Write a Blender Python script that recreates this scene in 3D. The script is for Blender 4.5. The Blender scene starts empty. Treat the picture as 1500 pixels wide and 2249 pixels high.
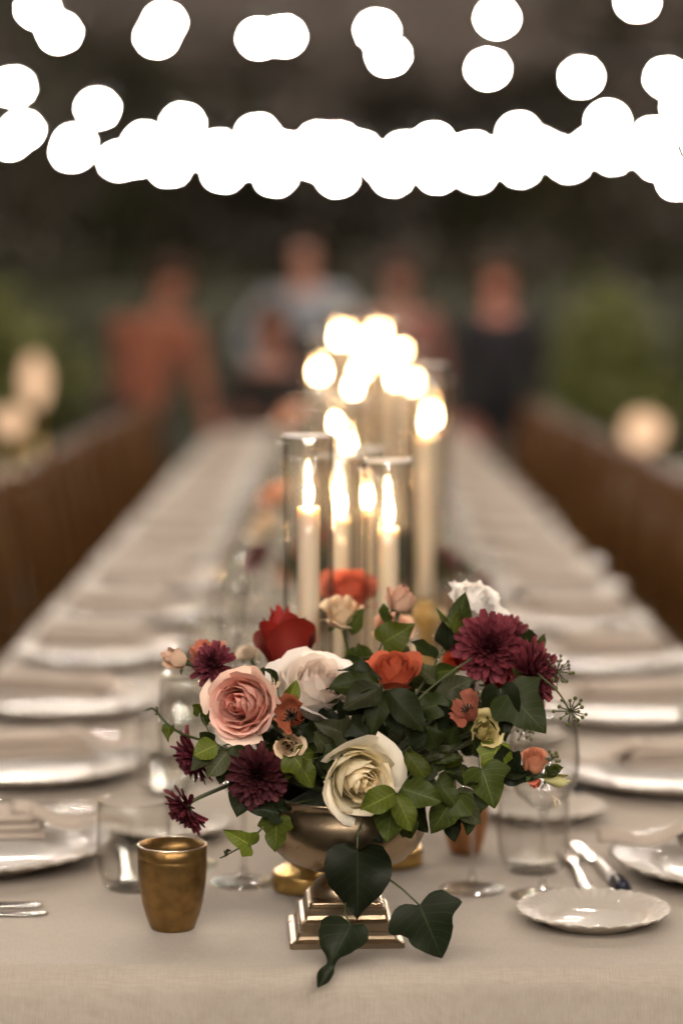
import bpy, bmesh, math, random
from mathutils import Vector, Matrix, Quaternion
R = math.radians
sc = bpy.context.scene
C = sc.collection
V = Vector

# ------------------------------------------------------------------ camera
TZ = 0.75                       # table top height
CH = TZ + 0.62                  # lens height
FPX = 85 / 24 * 1500
cam_d = bpy.data.cameras.new('camera')
cam_d.sensor_fit = 'HORIZONTAL'; cam_d.sensor_width = 24; cam_d.lens = 85
cam_d.clip_start = .05; cam_d.clip_end = 600
cam_d.dof.use_dof = True
cam_d.dof.focus_distance = 2.30
cam_d.dof.aperture_fstop = 1.95
cam_d.dof.aperture_ratio = .9
cam = bpy.data.objects.new('camera', cam_d); C.objects.link(cam)
cam.location = (0, 0, CH)
cam.rotation_euler = (R(90 - 4.997), 0, R(-.162))
sc.camera = cam
CM = cam.rotation_euler.to_matrix()

# ------------------------------------------------------------------ sky at nightfall (sun is below the horizon: no sun lamp)
w = bpy.data.worlds.new('World'); sc.world = w; w.use_nodes = True
nt = w.node_tree
bg = nt.nodes['Background']
sky = nt.nodes.new('ShaderNodeTexSky'); sky.sky_type = 'NISHITA'; sky.sun_disc = False
sky.sun_elevation = R(-1.5); sky.sun_rotation = R(200); sky.dust_density = 3; sky.air_density = 1.2
mul = nt.nodes.new('ShaderNodeMix'); mul.data_type = 'RGBA'; mul.blend_type = 'MIX'
mul.inputs[0].default_value = .72
mul.inputs[7].default_value = (.50, .385, .305, 1)      # dull brown-violet glow of a lit, dusty night sky
nt.links.new(sky.outputs[0], mul.inputs[6]); nt.links.new(mul.outputs[2], bg.inputs[0])
bg.inputs[1].default_value = .125

sc.view_settings.view_transform = 'Standard'; sc.view_settings.look = 'None'
sc.view_settings.gamma = 1; sc.view_settings.exposure = 1.22
cy = sc.cycles
cy.use_denoising = True
cy.max_bounces = 10; cy.diffuse_bounces = 6; cy.glossy_bounces = 4; cy.transmission_bounces = 6
cy.transparent_max_bounces = 40
cy.caustics_reflective = False; cy.caustics_refractive = False
cy.sample_clamp_indirect = 6; cy.sample_clamp_direct = 0
cy.use_adaptive_sampling = False

BULB_L = 345.0
LAMP_TINT = (1.0, .88, .752)

# ------------------------------------------------------------------ layout helpers
def P(px, py, d):
    """point at depth d (metres from the lens along the table) seen at a photo pixel"""
    v = CM @ V(((px - 750) / FPX, -(py - 1124.5) / FPX, -1))
    return V((0, 0, CH)) + v * (d / v.y)
def PXM(d): return d / FPX       # metres per photo pixel at depth d

# ------------------------------------------------------------------ materials
def new_mat(name):
    m = bpy.data.materials.new(name); m.use_nodes = True
    return m, m.node_tree, m.node_tree.nodes['Principled BSDF']
def noise(n, scale, detail=3, coord='Object'):
    tc = n.nodes.new('ShaderNodeTexCoord'); t = n.nodes.new('ShaderNodeTexNoise')
    t.inputs['Scale'].default_value = scale; t.inputs['Detail'].default_value = detail
    n.links.new(tc.outputs[coord], t.inputs['Vector']); return t
def mixc(n, f, a, b, mode='MIX'):
    x = n.nodes.new('ShaderNodeMix'); x.data_type = 'RGBA'; x.blend_type = mode
    for s, val in ((0, f), (6, a), (7, b)):
        if hasattr(val, 'links') or hasattr(val, 'is_linked'): n.links.new(val, x.inputs[s])
        elif s == 0: x.inputs[0].default_value = val
        else: x.inputs[s].default_value = (*val, 1) if len(val) == 3 else val
    return x.outputs[2]
def math_n(n, op, a, b=0.0, clamp=False):
    x = n.nodes.new('ShaderNodeMath'); x.operation = op; x.use_clamp = clamp
    for s, val in ((0, a), (1, b)):
        if hasattr(val, 'is_linked'): n.links.new(val, x.inputs[s])
        else: x.inputs[s].default_value = val
    return x.outputs[0]
def bump(n, b, height, strength, dist=.002):
    x = n.nodes.new('ShaderNodeBump'); x.inputs['Strength'].default_value = strength; x.inputs['Distance'].default_value = dist
    n.links.new(height, x.inputs['Height']); n.links.new(x.outputs[0], b.inputs['Normal'])
def simple(name, col, rough=.5, metal=0, var=.25, scale=15, bs=0, bscale=200, bdist=.001, spec=.5, rvar=0):
    m, n, b = new_mat(name)
    t = noise(n, scale)
    dark = tuple(c * (1 - var) for c in col); lite = tuple(min(1, c * (1 + var * .6)) for c in col)
    n.links.new(mixc(n, t.outputs[0], dark, lite), b.inputs['Base Color'])
    b.inputs['Roughness'].default_value = rough; b.inputs['Metallic'].default_value = metal
    b.inputs['Specular IOR Level'].default_value = spec
    if rvar:
        t3 = noise(n, scale * 3); n.links.new(math_n(n, 'ADD', math_n(n, 'MULTIPLY', t3.outputs[0], rvar), rough - rvar * .5), b.inputs['Roughness'])
    if bs:
        t2 = noise(n, bscale, 2); bump(n, b, t2.outputs[0], bs, bdist)
    return m
def leafy(name, rough, transl, veins, spec=.4):
    """colour comes from each leaf / petal object; transmits some light"""
    m, n, b = new_mat(name)
    oi = n.nodes.new('ShaderNodeObjectInfo'); uv = n.nodes.new('ShaderNodeUVMap')
    sep = n.nodes.new('ShaderNodeSeparateXYZ'); n.links.new(uv.outputs[0], sep.inputs[0])
    u = math_n(n, 'MULTIPLY', math_n(n, 'ABSOLUTE', math_n(n, 'SUBTRACT', sep.outputs[0], .5)), 2); v = sep.outputs[1]
    col = oi.outputs['Color']
    rv = math_n(n, 'ADD', math_n(n, 'MULTIPLY', oi.outputs['Random'], .3), .85)
    cmb = n.nodes.new('ShaderNodeCombineXYZ')
    for i in range(3): n.links.new(rv, cmb.inputs[i])
    col = mixc(n, 1.0, col, cmb.outputs[0], 'MULTIPLY')
    t = noise(n, 60, 4)
    h = t.outputs[0]
    if veins == 'leaf':
        mid = math_n(n, 'LESS_THAN', u, .035)
        side = math_n(n, 'LESS_THAN', math_n(n, 'FRACT', math_n(n, 'SUBTRACT', math_n(n, 'MULTIPLY', v, 7.0), math_n(n, 'MULTIPLY', u, 1.7))), .09)
        vein = math_n(n, 'MAXIMUM', mid, math_n(n, 'MULTIPLY', side, .55))
        col = mixc(n, math_n(n, 'MULTIPLY', vein, .40), col, mixc(n, 1.0, col, (4.2, 3.9, 4.0), 'MULTIPLY'))
        col = mixc(n, math_n(n, 'MULTIPLY', t.outputs[0], .5), col, mixc(n, 1.0, col, (.55, .6, .5), 'MULTIPLY'))
        h = math_n(n, 'SUBTRACT', math_n(n, 'MULTIPLY', t.outputs[0], .5), vein)
        bump(n, b, h, .35, .0006)
    elif veins == 'petal':
        base = math_n(n, 'MULTIPLY', math_n(n, 'POWER', math_n(n, 'SUBTRACT', 1.0, v, True), 3.0), .45)
        col = mixc(n, base, col, mixc(n, 1.0, col, (.95, .95, .55), 'MULTIPLY'))
        edge = math_n(n, 'MULTIPLY', math_n(n, 'POWER', v, 14.0), .35)
        col = mixc(n, edge, col, mixc(n, 1.0, col, (.88, .72, .62), 'MULTIPLY'))
        wv = n.nodes.new('ShaderNodeTexWave'); wv.inputs['Scale'].default_value = 9; wv.inputs['Distortion'].default_value = 3; wv.inputs['Detail'].default_value = 2
        n.links.new(uv.outputs[0], wv.inputs['Vector'])
        h = math_n(n, 'ADD', math_n(n, 'MULTIPLY', wv.outputs['Fac'], .25), math_n(n, 'MULTIPLY', t.outputs[0], .8))
        bump(n, b, h, .25, .0008)
    elif veins == 'mum':
        tip = math_n(n, 'MULTIPLY', math_n(n, 'POWER', v, 2.0), .75)
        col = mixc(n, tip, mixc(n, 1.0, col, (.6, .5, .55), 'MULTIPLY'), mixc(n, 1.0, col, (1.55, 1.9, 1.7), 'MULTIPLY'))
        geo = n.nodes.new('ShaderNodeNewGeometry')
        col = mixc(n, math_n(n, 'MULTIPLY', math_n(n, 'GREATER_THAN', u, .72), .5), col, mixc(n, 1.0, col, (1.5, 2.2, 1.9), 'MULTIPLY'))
        bump(n, b, t.outputs[0], .2, .0006)
    n.links.new(col, b.inputs['Base Color'])
    b.inputs['Roughness'].default_value = rough; b.inputs['Specular IOR Level'].default_value = spec
    tr = n.nodes.new('ShaderNodeBsdfTranslucent'); n.links.new(col, tr.inputs['Color'])
    ms = n.nodes.new('ShaderNodeMixShader'); ms.inputs[0].default_value = transl
    out = n.nodes['Material Output']
    n.links.new(b.outputs[0], ms.inputs[1]); n.links.new(tr.outputs[0], ms.inputs[2]); n.links.new(ms.outputs[0], out.inputs[0])
    return m
def thin_glass(name, tint=(.985, .985, .98), edge=(.62, .61, .60), rough=.015, rim=.62, haze=0, base=.06):
    m, n, b = new_mat(name); n.nodes.remove(b)
    lw = n.nodes.new('ShaderNodeLayerWeight'); lw.inputs[0].default_value = .35
    lw.inputs[0].default_value = .5
    fac = math_n(n, 'ADD', math_n(n, 'MULTIPLY', math_n(n, 'POWER', lw.outputs['Facing'], 4.5), rim), base)
    tr = n.nodes.new('ShaderNodeBsdfTransparent'); gl = n.nodes.new('ShaderNodeBsdfGlossy'); gl.inputs['Roughness'].default_value = rough
    n.links.new(mixc(n, math_n(n, 'POWER', lw.outputs['Facing'], 4.0), tint, edge), tr.inputs[0])
    ms = n.nodes.new('ShaderNodeMixShader')
    n.links.new(fac, ms.inputs[0]); n.links.new(tr.outputs[0], ms.inputs[1]); n.links.new(gl.outputs[0], ms.inputs[2])
    if haze:        # second, soft lobe added to spread a warm glow around the flames
        g2 = n.nodes.new('ShaderNodeBsdfGlossy'); g2.inputs['Roughness'].default_value = .42
        m2 = n.nodes.new('ShaderNodeMixShader'); m2.inputs[0].default_value = haze
        n.links.new(ms.outputs[0], m2.inputs[1]); n.links.new(g2.outputs[0], m2.inputs[2]); ms = m2
    n.links.new(ms.outputs[0], n.nodes['Material Output'].inputs[0])
    return m
def emit(name, col, strength):
    m, n, b = new_mat(name); n.nodes.remove(b)
    e = n.nodes.new('ShaderNodeEmission'); e.inputs[0].default_value = (*col, 1); e.inputs[1].default_value = strength
    n.links.new(e.outputs[0], n.nodes['Material Output'].inputs[0]); return m

MT = {}
MT['petal'] = leafy('petal_tissue', .6, .15, 'petal', .3)
MT['mum'] = leafy('chrysanthemum_petal', .6, .18, 'mum', .3)
MT['leaf'] = leafy('leaf_tissue', .46, .18, 'leaf', .17)
MT['stem'] = simple('green_stem', (.06, .075, .025), .5, var=.4, scale=40)
MT['berry'] = simple('ivy_berry', (.11, .115, .035), .5, var=.4, scale=120)
MT['stamen'] = simple('dark_stamens', (.03, .02, .012), .6, var=.4, scale=200)
MT['gold_glass'] = simple('gold_foil_glass', (.27, .160, .055), .36, .8, var=.65, scale=70, bs=.55, bscale=110, bdist=.0014, rvar=.3)
MT['gold_rim'] = simple('polished_gold_rim', (.88, .76, .58), .2, 1, var=.1)
MT['compote'] = simple('aged_champagne_metal', (.37, .285, .195), .30, 1, var=.3, scale=30, bs=.05, bscale=90, bdist=.001, rvar=.14)
MT['brass'] = simple('brushed_brass', (.62, .42, .15), .30, 1, var=.25, scale=40, bs=.1, bscale=120, rvar=.12)
MT['copper'] = simple('copper_foil_glass', (.50, .24, .11), .42, .75, var=.35, scale=45, bs=.3, bscale=160)
MT['porcelain'] = simple('white_glazed_porcelain', (.46, .42, .372), .34, 0, var=.05, scale=8, spec=.05, bs=.25, bscale=75, bdist=.0012)
for k_, v_ in (('Coat Weight', .16), ('Coat Roughness', .03), ('Coat IOR', 1.45)): MT['porcelain'].node_tree.nodes['Principled BSDF'].inputs[k_].default_value = v_
MT['steel'] = simple('polished_steel', (.68, .66, .63), .14, 1, var=.1, scale=30)
MT['pearl'] = simple('pearl_white_handle', (.72, .70, .68), .2, 0, var=.1)
MT['navy'] = simple('navy_enamel', (.008, .012, .035), .3, 0, var=.3)
MT['napkin'] = simple('dusty_beige_linen', (.46, .395, .34), .85, 0, var=.15, scale=30, bs=.5, bscale=900, bdist=.0008, spec=.2)
MT['glass'] = thin_glass('clear_glass')
MT['hglass'] = thin_glass('hurricane_glass', (.985, .98, .97), (.45, .41, .36), .02, haze=.014)
MT['footglass'] = thin_glass('clear_glass_foot', edge=(.95, .945, .93), rim=.30, base=.12)
MT['stemglass'] = thin_glass('clear_glass_stem', edge=(.75, .74, .72), rim=.7, base=.2, rough=.03)
m, n, b = new_mat('polished_glass_rim'); b.inputs['Base Color'].default_value = (.75, .73, .70, 1); b.inputs['Roughness'].default_value = .08; b.inputs['Specular IOR Level'].default_value = .9
b.inputs['Alpha'].default_value = .55; MT['rimglass'] = m
MT['wick'] = simple('charred_wick', (.02, .016, .012), .9)
MT['soil'] = simple('wet_floral_foam', (.02, .03, .015), .9)
MT['wood'] = simple('warm_brown_wood', (.098, .043, .0105), .55, 0, spec=.12, var=.45, scale=9, bs=.15, bscale=60)
MT['tree_bark'] = simple('bark', (.06, .042, .03), .9, 0, var=.4, scale=6, bs=.5, bscale=20, bdist=.01)
MT['bulb'] = emit('lit_frosted_bulb', LAMP_TINT, BULB_L)
MT['socket'] = simple('black_rubber_socket', (.015, .015, .015), .6)
MT['lantern'] = emit('lit_frosted_lantern_glass', (1.0, .62, .37), .52)
# candle flame: bluish at the wick, white-gold above
m, n, b = new_mat('candle_flame'); n.nodes.remove(b)
tc = n.nodes.new('ShaderNodeTexCoord'); sp = n.nodes.new('ShaderNodeSeparateXYZ'); n.links.new(tc.outputs['Generated'], sp.inputs[0])
rp = n.nodes.new('ShaderNodeValToRGB'); n.links.new(sp.outputs[2], rp.inputs[0])
rp.color_ramp.elements[0].color = (.12, .12, .5, 1); rp.color_ramp.elements[0].position = .0
rp.color_ramp.elements[1].color = (1, .62, .28, 1); rp.color_ramp.elements[1].position = .22
rs = n.nodes.new('ShaderNodeMapRange'); n.links.new(sp.outputs[2], rs.inputs[0]); rs.inputs[1].default_value = .05; rs.inputs[2].default_value = .3; rs.inputs[3].default_value = .6; rs.inputs[4].default_value = 150
e = n.nodes.new('ShaderNodeEmission'); n.links.new(rp.outputs[0], e.inputs[0]); n.links.new(rs.outputs[0], e.inputs[1])
n.links.new(e.outputs[0], n.nodes['Material Output'].inputs[0]); MT['flame'] = m
# wax
m, n, b = new_mat('ivory_wax')
b.inputs['Base Color'].default_value = (.80, .70, .55, 1); b.inputs['Roughness'].default_value = .45
b.inputs['Subsurface Weight'].default_value = .8; b.inputs['Subsurface Radius'].default_value = (1, .62, .32); b.inputs['Subsurface Scale'].default_value = .018
t = noise(n, 70); bump(n, b, t.outputs[0], .15, .001); MT['wax'] = m
# tablecloth: woven linen with soft creases
m, n, b = new_mat('cream_tablecloth')
t = noise(n, 2.2, 4); t2 = noise(n, 22, 3)
c1 = mixc(n, t.outputs[0], (.438, .388, .332), (.498, .445, .388))
c1 = mixc(n, math_n(n, 'MULTIPLY', t2.outputs[0], .25), c1, (.412, .355, .295))
for sc_ in ((60, 900, 60), (900, 60, 60)):      # slub threads along and across
    tcq = n.nodes.new('ShaderNodeTexCoord'); mp = n.nodes.new('ShaderNodeMapping'); mp.inputs['Scale'].default_value = sc_
    tq = n.nodes.new('ShaderNodeTexNoise'); tq.inputs['Scale'].default_value = 1.0; tq.inputs['Detail'].default_value = 2
    n.links.new(tcq.outputs['Object'], mp.inputs[0]); n.links.new(mp.outputs[0], tq.inputs['Vector'])
    c1 = mixc(n, math_n(n, 'MULTIPLY', math_n(n, 'SUBTRACT', tq.outputs[0], .35, True), .9), c1, mixc(n, 1.0, c1, (.72, .68, .64), 'MULTIPLY'))
n.links.new(c1, b.inputs['Base Color']); b.inputs['Roughness'].default_value = .8; b.inputs['Specular IOR Level'].default_value = .25
b.inputs['Sheen Weight'].default_value = .15
wf = noise(n, 420, 2); weave = math_n(n, 'MULTIPLY', wf.outputs[0], .12)
cre = noise(n, 7, 2); big = noise(n, 2.5, 1)
h = math_n(n, 'ADD', weave, math_n(n, 'ADD', math_n(n, 'MULTIPLY', cre.outputs[0], 1.8), math_n(n, 'MULTIPLY', big.outputs[0], 3.0)))
bump(n, b, h, .6, .005); MT['cloth'] = m
# ground
m, n, b = new_mat('dark_lawn')
t = noise(n, 1.5, 6); t2 = noise(n, 40, 4)
n.links.new(mixc(n, t2.outputs[0], mixc(n, t.outputs[0], (.017, .018, .007), (.028, .022, .013)), (.012, .017, .006)), b.inputs['Base Color'])
b.inputs['Roughness'].default_value = .95; bump(n, b, t2.outputs[0], .8, .03); MT['lawn'] = m

# ------------------------------------------------------------------ mesh helpers
def mesh(name, vs, fs, mat=None, uvs=None, smooth=True):
    me = bpy.data.meshes.new(name); me.from_pydata([tuple(v) for v in vs], [], fs)
    if uvs:
        lay = me.uv_layers.new(name='UVMap')
        for l in me.loops: lay.data[l.index].uv = uvs[l.vertex_index]
    if smooth: me.polygons.foreach_set('use_smooth', [True] * len(me.polygons))
    if mat: me.materials.append(mat)
    me.update(); return me
def ob(name, me, parent=None, loc=(0, 0, 0), rot=None, scale=None, color=None, mat4=None):
    o = bpy.data.objects.new(name, me); C.objects.link(o)
    if parent: o.parent = parent
    if mat4 is not None: o.matrix_local = mat4
    else:
        o.location = loc
        if rot is not None:
            if isinstance(rot, Quaternion): o.rotation_mode = 'QUATERNION'; o.rotation_quaternion = rot
            else: o.rotation_euler = rot
        if scale is not None: o.scale = scale if hasattr(scale, '__len__') else (scale,) * 3
    if color: o.color = (*color, 1)
    return o
def tag(o, label, cat, group=None, kind=None):
    if label: o['label'] = label
    if cat: o['category'] = cat
    if group: o['group'] = group
    if kind: o['kind'] = kind
    return o
def thing(name, label, cat, loc=(0, 0, 0), rotz=0, group=None):
    o = bpy.data.objects.new(name, None); C.objects.link(o); o.empty_display_size = .02
    o.location = loc; o.rotation_euler = (0, 0, rotz)
    return tag(o, label, cat, group)
CACHE = {}
def cached(key, fn):
    if key not in CACHE: CACHE[key] = fn()
    return CACHE[key]
def lathe(prof, seg=40, mod=None):
    vs, fs = [], []
    for r, z in prof:
        for k in range(seg):
            a = 2 * math.pi * k / seg
            rr, zz = (r, z) if mod is None else mod(r, z, a)
            vs.append((rr * math.cos(a), rr * math.sin(a), zz))
    for i in range(len(prof) - 1):
        for k in range(seg):
            k2 = (k + 1) % seg
            fs.append((i * seg + k, i * seg + k2, (i + 1) * seg + k2, (i + 1) * seg + k))
    if prof[0][0] > 1e-6: fs.append(tuple(range(seg - 1, -1, -1)))
    if prof[-1][0] > 1e-6: fs.append(tuple((len(prof) - 1) * seg + k for k in range(seg)))
    return vs, fs
def lathe_open(prof, seg=40, mod=None):
    vs, fs = lathe(prof, seg, mod)
    return vs, [f for f in fs if len(f) == 4]
def tube(pts, r0, r1=None, seg=7, cap=True):
    r1 = r0 if r1 is None else r1
    vs, fs = [], []; N = len(pts); prev = None
    for i, p in enumerate(pts):
        t = (pts[min(i + 1, N - 1)] - pts[max(i - 1, 0)])
        t = t.normalized() if t.length > 1e-9 else V((0, 0, 1))
        if prev is None: a = t.orthogonal().normalized()
        else:
            a = prev - t * prev.dot(t); a = a.normalized() if a.length > 1e-6 else t.orthogonal().normalized()
        prev = a; bb = t.cross(a); r = r0 + (r1 - r0) * i / max(1, N - 1)
        for k in range(seg):
            an = 2 * math.pi * k / seg; vs.append(p + (a * math.cos(an) + bb * math.sin(an)) * r)
    for i in range(N - 1):
        for k in range(seg):
            k2 = (k + 1) % seg; fs.append((i * seg + k, i * seg + k2, (i + 1) * seg + k2, (i + 1) * seg + k))
    if cap: fs.append(tuple(range(seg - 1, -1, -1))); fs.append(tuple((N - 1) * seg + k for k in range(seg)))
    return vs, fs
def smooth_path(ctrl, n=10):
    """Catmull-Rom through control points"""
    if len(ctrl) < 3: return [ctrl[0].lerp(ctrl[-1], i / n) for i in range(n + 1)]
    out = []; c = [ctrl[0] * 2 - ctrl[1]] + list(ctrl) + [ctrl[-1] * 2 - ctrl[-2]]
    for i in range(1, len(c) - 2):
        p0, p1, p2, p3 = c[i - 1:i + 3]
        for k in range(n):
            t = k / n
            out.append(.5 * ((2 * p1) + (p2 - p0) * t + (2 * p0 - 5 * p1 + 4 * p2 - p3) * t * t + (3 * p1 - p0 - 3 * p2 + p3) * t ** 3))
    out.append(ctrl[-1].copy()); return out
def boxv(x0, x1, y0, y1, z0, z1, bev=0):
    bm = bmesh.new()
    bmesh.ops.create_cube(bm, size=1, matrix=Matrix.Translation(((x0 + x1) / 2, (y0 + y1) / 2, (z0 + z1) / 2)) @ Matrix.Diagonal((x1 - x0, y1 - y0, z1 - z0, 1)))
    if bev: bmesh.ops.bevel(bm, geom=bm.edges[:], offset=bev, segments=2, affect='EDGES', profile=.6)
    me = bpy.data.meshes.new('box'); bm.to_mesh(me); bm.free(); return me
def box_mesh(name, mat, *a, bev=0):
    me = boxv(*a, bev=bev); me.name = name; me.materials.append(mat); return me
ORD = ['first', 'second', 'third', 'fourth', 'fifth', 'sixth', 'seventh', 'eighth', 'ninth', 'tenth', 'eleventh', 'twelfth', 'thirteenth', 'fourteenth', 'fifteenth', 'sixteenth', 'seventeenth', 'eighteenth', 'nineteenth', 'twentieth']

# ------------------------------------------------------------------ ground
g = ob('ground', mesh('ground', [(-200, -200, 0), (200, -200, 0), (200, 300, 0), (-200, 300, 0)], [(0, 1, 2, 3)], MT['lawn'], smooth=False)); g['kind'] = 'structure'

# ------------------------------------------------------------------ table and cloth
TX0, TX1, TY0, TY1 = -.583, .619, 2.200, 11.65
def cloth_mesh():
    rd = .025; n_side = 8
    def loop(off, z, wav=0):
        pts = []
        x0, x1, y0, y1 = TX0 - off, TX1 + off, TY0 - off, TY1 + off
        r = rd + max(off, 0)
        def seg(a, b, n): return [(a[0] + (b[0] - a[0]) * i / n, a[1] + (b[1] - a[1]) * i / n) for i in range(n)]
        def arc(cx, cy_, a0): return [(cx + r * math.cos(a0 + math.pi / 2 * i / n_side), cy_ + r * math.sin(a0 + math.pi / 2 * i / n_side)) for i in range(n_side)]
        pts += seg((x0 + r, y0), (x1 - r, y0), 60); pts += arc(x1 - r, y0 + r, -math.pi / 2)
        pts += seg((x1, y0 + r), (x1, y1 - r), 260); pts += arc(x1 - r, y1 - r, 0)
        pts += seg((x1 - r, y1), (x0 + r, y1), 60); pts += arc(x0 + r, y1 - r, math.pi / 2)
        pts += seg((x0, y1 - r), (x0, y0 + r), 260); pts += arc(x0 + r, y0 + r, math.pi)
        out = []
        cx, cyy = (x0 + x1) / 2, (y0 + y1) / 2
        for i, (x, y) in enumerate(pts):
            if wav:
                s = (x + y) * 1.0
                k = wav * (math.sin(s * 17 + 1.3) + .6 * math.sin(s * 29) + .4 * math.sin(s * 7.3))
                nx = 1 if x > x1 - r else -1 if x < x0 + r else 0; ny = 1 if y > y1 - r else -1 if y < y0 + r else 0
                x += nx * k; y += ny * k
            out.append((x, y, z + (.0016 * math.sin(x * 11 + y * 3.1) + .0009 * math.sin(x * 23 + y * 7)) * (off > -.02)))
        return out
    rings = [(-.022, TZ, 0), (-.014, TZ - .0014, 0), (-.007, TZ - .0042, .0004), (-.002, TZ - .009, .0008), (.001, TZ - .015, .0013), (.0025, TZ - .026, .002), (.005, TZ - .06, .0042), (.009, TZ - .13, .007), (.013, TZ - .20, .008), (.017, TZ - .262, .011)]
    vs, fs = [], []; N = None
    for o, z, wv_ in rings:
        L = loop(o, z, wv_); N = len(L); vs += L
    for i in range(len(rings) - 1):
        for k in range(N):
            k2 = (k + 1) % N; fs.append((i * N + k, (i + 1) * N + k, (i + 1) * N + k2, i * N + k2))
    fs.append(tuple(range(N)))
    me = mesh('tablecloth', vs, fs, MT['cloth']); me.polygons[-1].use_smooth = False
    return me
tag(ob('tablecloth', cloth_mesh()), 'long cream linen tablecloth covering the whole banquet table', 'tablecloth')
t = thing('banquet_table', 'long banquet table standing under the cream cloth', 'table', ((TX0 + TX1) / 2, (TY0 + TY1) / 2, 0))
hx, hy = (TX1 - TX0) / 2 - .02, (TY1 - TY0) / 2 - .02
ob('tabletop', box_mesh('tabletop', MT['wood'], -hx, hx, -hy, hy, TZ - .035, TZ - .004), t)
lg = box_mesh('table_leg', MT['wood'], -.03, .03, -.03, .03, 0, TZ - .035)
for yy in (-hy + .3, -hy / 3, hy / 3, hy - .3):
    for xx in (-hx + .2, hx - .2): ob('leg', lg, t, (xx, yy, 0))

# ------------------------------------------------------------------ chairs along both sides
def chair(label, x, y, rz, group):
    t = thing('dining_chair', label, 'chair', (x, y, 0), rz, group)
    w_, W = .21, MT['wood']
    ob('seat', cached('ch_seat', lambda: box_mesh('chair_seat', W, .02, .40, -w_, w_, .43, .46, bev=.01)), t)
    for s in (-1, 1):
        ob('leg', cached(('ch_fl', s), lambda: mesh('chair_leg', *tube([V((.37, s * .18, .43)), V((.385, s * .185, .0))], .019, .013, 8), W)), t)
        ob('back_post', cached(('ch_bp', s), lambda: mesh('chair_back_post', *tube(smooth_path([V((-.06, s * .19, 0)), V((.015, s * .185, .44)), V((-.0, s * .19, .68)), V((-.045, s * .195, .885))], 5), .017, .015, 8), W)), t)
    def rail(z, hgt, dx, nm):
        vs, fs = [], []; n = 10
        for i in range(n + 1):
            yy = -.205 + .41 * i / n; xb = dx - .035 * (1 - (yy / .205) ** 2)
            for xo, zo in ((-.011, -hgt / 2), (.011, -hgt / 2), (.011, hgt / 2), (-.011, hgt / 2)): vs.append((xb + xo, yy, z + zo))
        for i in range(n):
            for k in range(4): fs.append((i * 4 + k, i * 4 + (k + 1) % 4, i * 4 + 4 + (k + 1) % 4, i * 4 + 4 + k))
        fs += [(3, 2, 1, 0), (n * 4, n * 4 + 1, n * 4 + 2, n * 4 + 3)]
        return mesh(nm, vs, fs, W, smooth=False)
    ob('top_rail', cached('ch_tr', lambda: rail(.868, .085, -.04, 'chair_top_rail')), t)
    ob('lower_rail', cached('ch_lr', lambda: rail(.545, .04, .0, 'chair_lower_rail')), t)
    for k in range(5):
        yy = -.124 + .062 * k; bow = -.035 * (1 - (yy / .205) ** 2)
        ob('slat', cached(('ch_sl', k), lambda: mesh('chair_slat', *tube([V((bow + .0, yy, .56)), V((bow - .008, yy, .7)), V((bow - .04, yy, .83))], .019, .019, 6), W)), t)
    for s in (-1, 1):
        ob('stretcher', cached(('ch_st', s), lambda: mesh('chair_stretcher', *tube([V((-.03, s * .187, .2)), V((.375, s * .182, .22))], .009, .009, 6), W)), t)
    return t
rnd = random.Random(3)
SP = .492
for side, X, rz in (('left', -.80, 0), ('right', .84, math.pi)):
    for k in range(4, 18):
        yy = (2.64 if side == 'left' else 2.57) + SP * k
        chair(f'brown wooden slat-back chair, {ORD[k - 4]} visible from the front, {side} side', X + rnd.uniform(-.015, .015), yy + rnd.uniform(-.02, .02), rz + rnd.uniform(-.06, .06), f'chairs along the {side} side')

# ------------------------------------------------------------------ tableware
def plate_mesh(r, beads, name):
    prof = [(0, .006), (r * .56, .006), (r * .62, .0075), (r * .68, .013), (r * .74, .0165), (r * .80, .0185), (r * .86, .0205), (r * .92, .0225), (r * .97, .0245), (r, .0252), (r * 1.004, .0236), (r * .985, .021), (r * .8, .0135), (r * .66, .005), (r * .6, .0), (r * .54, .0), (r * .53, .003), (0, .003)]
    def mod(rr, z, a):
        q = rr / r
        if q > .7 and z > .0145:
            s = math.sin(a * beads); f = max(0, min(1, (q - .7) / .15))
            z += .0013 * s * f * (1 if q < .9 else .6) + .0009 * math.sin(a * beads * .5 + q * 40) * f
            rr *= 1 + .008 * s * f * (q > .95)
        return rr, z
    return mesh(name, *lathe(prof, 192, mod), MT['porcelain'])
def wine_glass(label, loc, group, s=1.0, part=True, shape='round'):
    t = thing('wine_glass', label, 'glass', loc, 0, group); t.scale = (s,) * 3
    if shape == 'round': bowl = [(.0045, .092), (.014, .096), (.028, .108), (.036, .126), (.038, .145), (.036, .168), (.0325, .19), (.0315, .2)]
    else: bowl = [(.0045, .10), (.012, .104), (.022, .115), (.028, .132), (.0295, .15), (.0285, .175), (.027, .2), (.0265, .21)]
    z0 = bowl[0][1]
    ob('bowl', cached(('wg_b', shape), lambda: mesh('wine_glass_bowl', *lathe_open([(0.0001, z0 - .002)] + bowl + [(bowl[-1][0] - .0012, bowl[-1][1] + .0003)] + [(r - .0016, z + .002) for r, z in reversed(bowl)], 36), MT['glass'])), t)
    ob('stem', cached(('wg_s', shape), lambda: mesh('wine_glass_stem', *lathe_open([(.009, .005), (.0055, .009), (.0038, .02), (.0034, .05), (.0036, z0 - .012), (.006, z0)], 16), MT['stemglass'])), t)
    ob('foot', cached('wg_f', lambda: mesh('wine_glass_foot', *lathe([(0.0, 0), (.034, 0), (.0355, .0012), (.034, .0022), (.02, .0036), (.009, .0055)], 36), MT['footglass'])), t)
    return t
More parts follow.
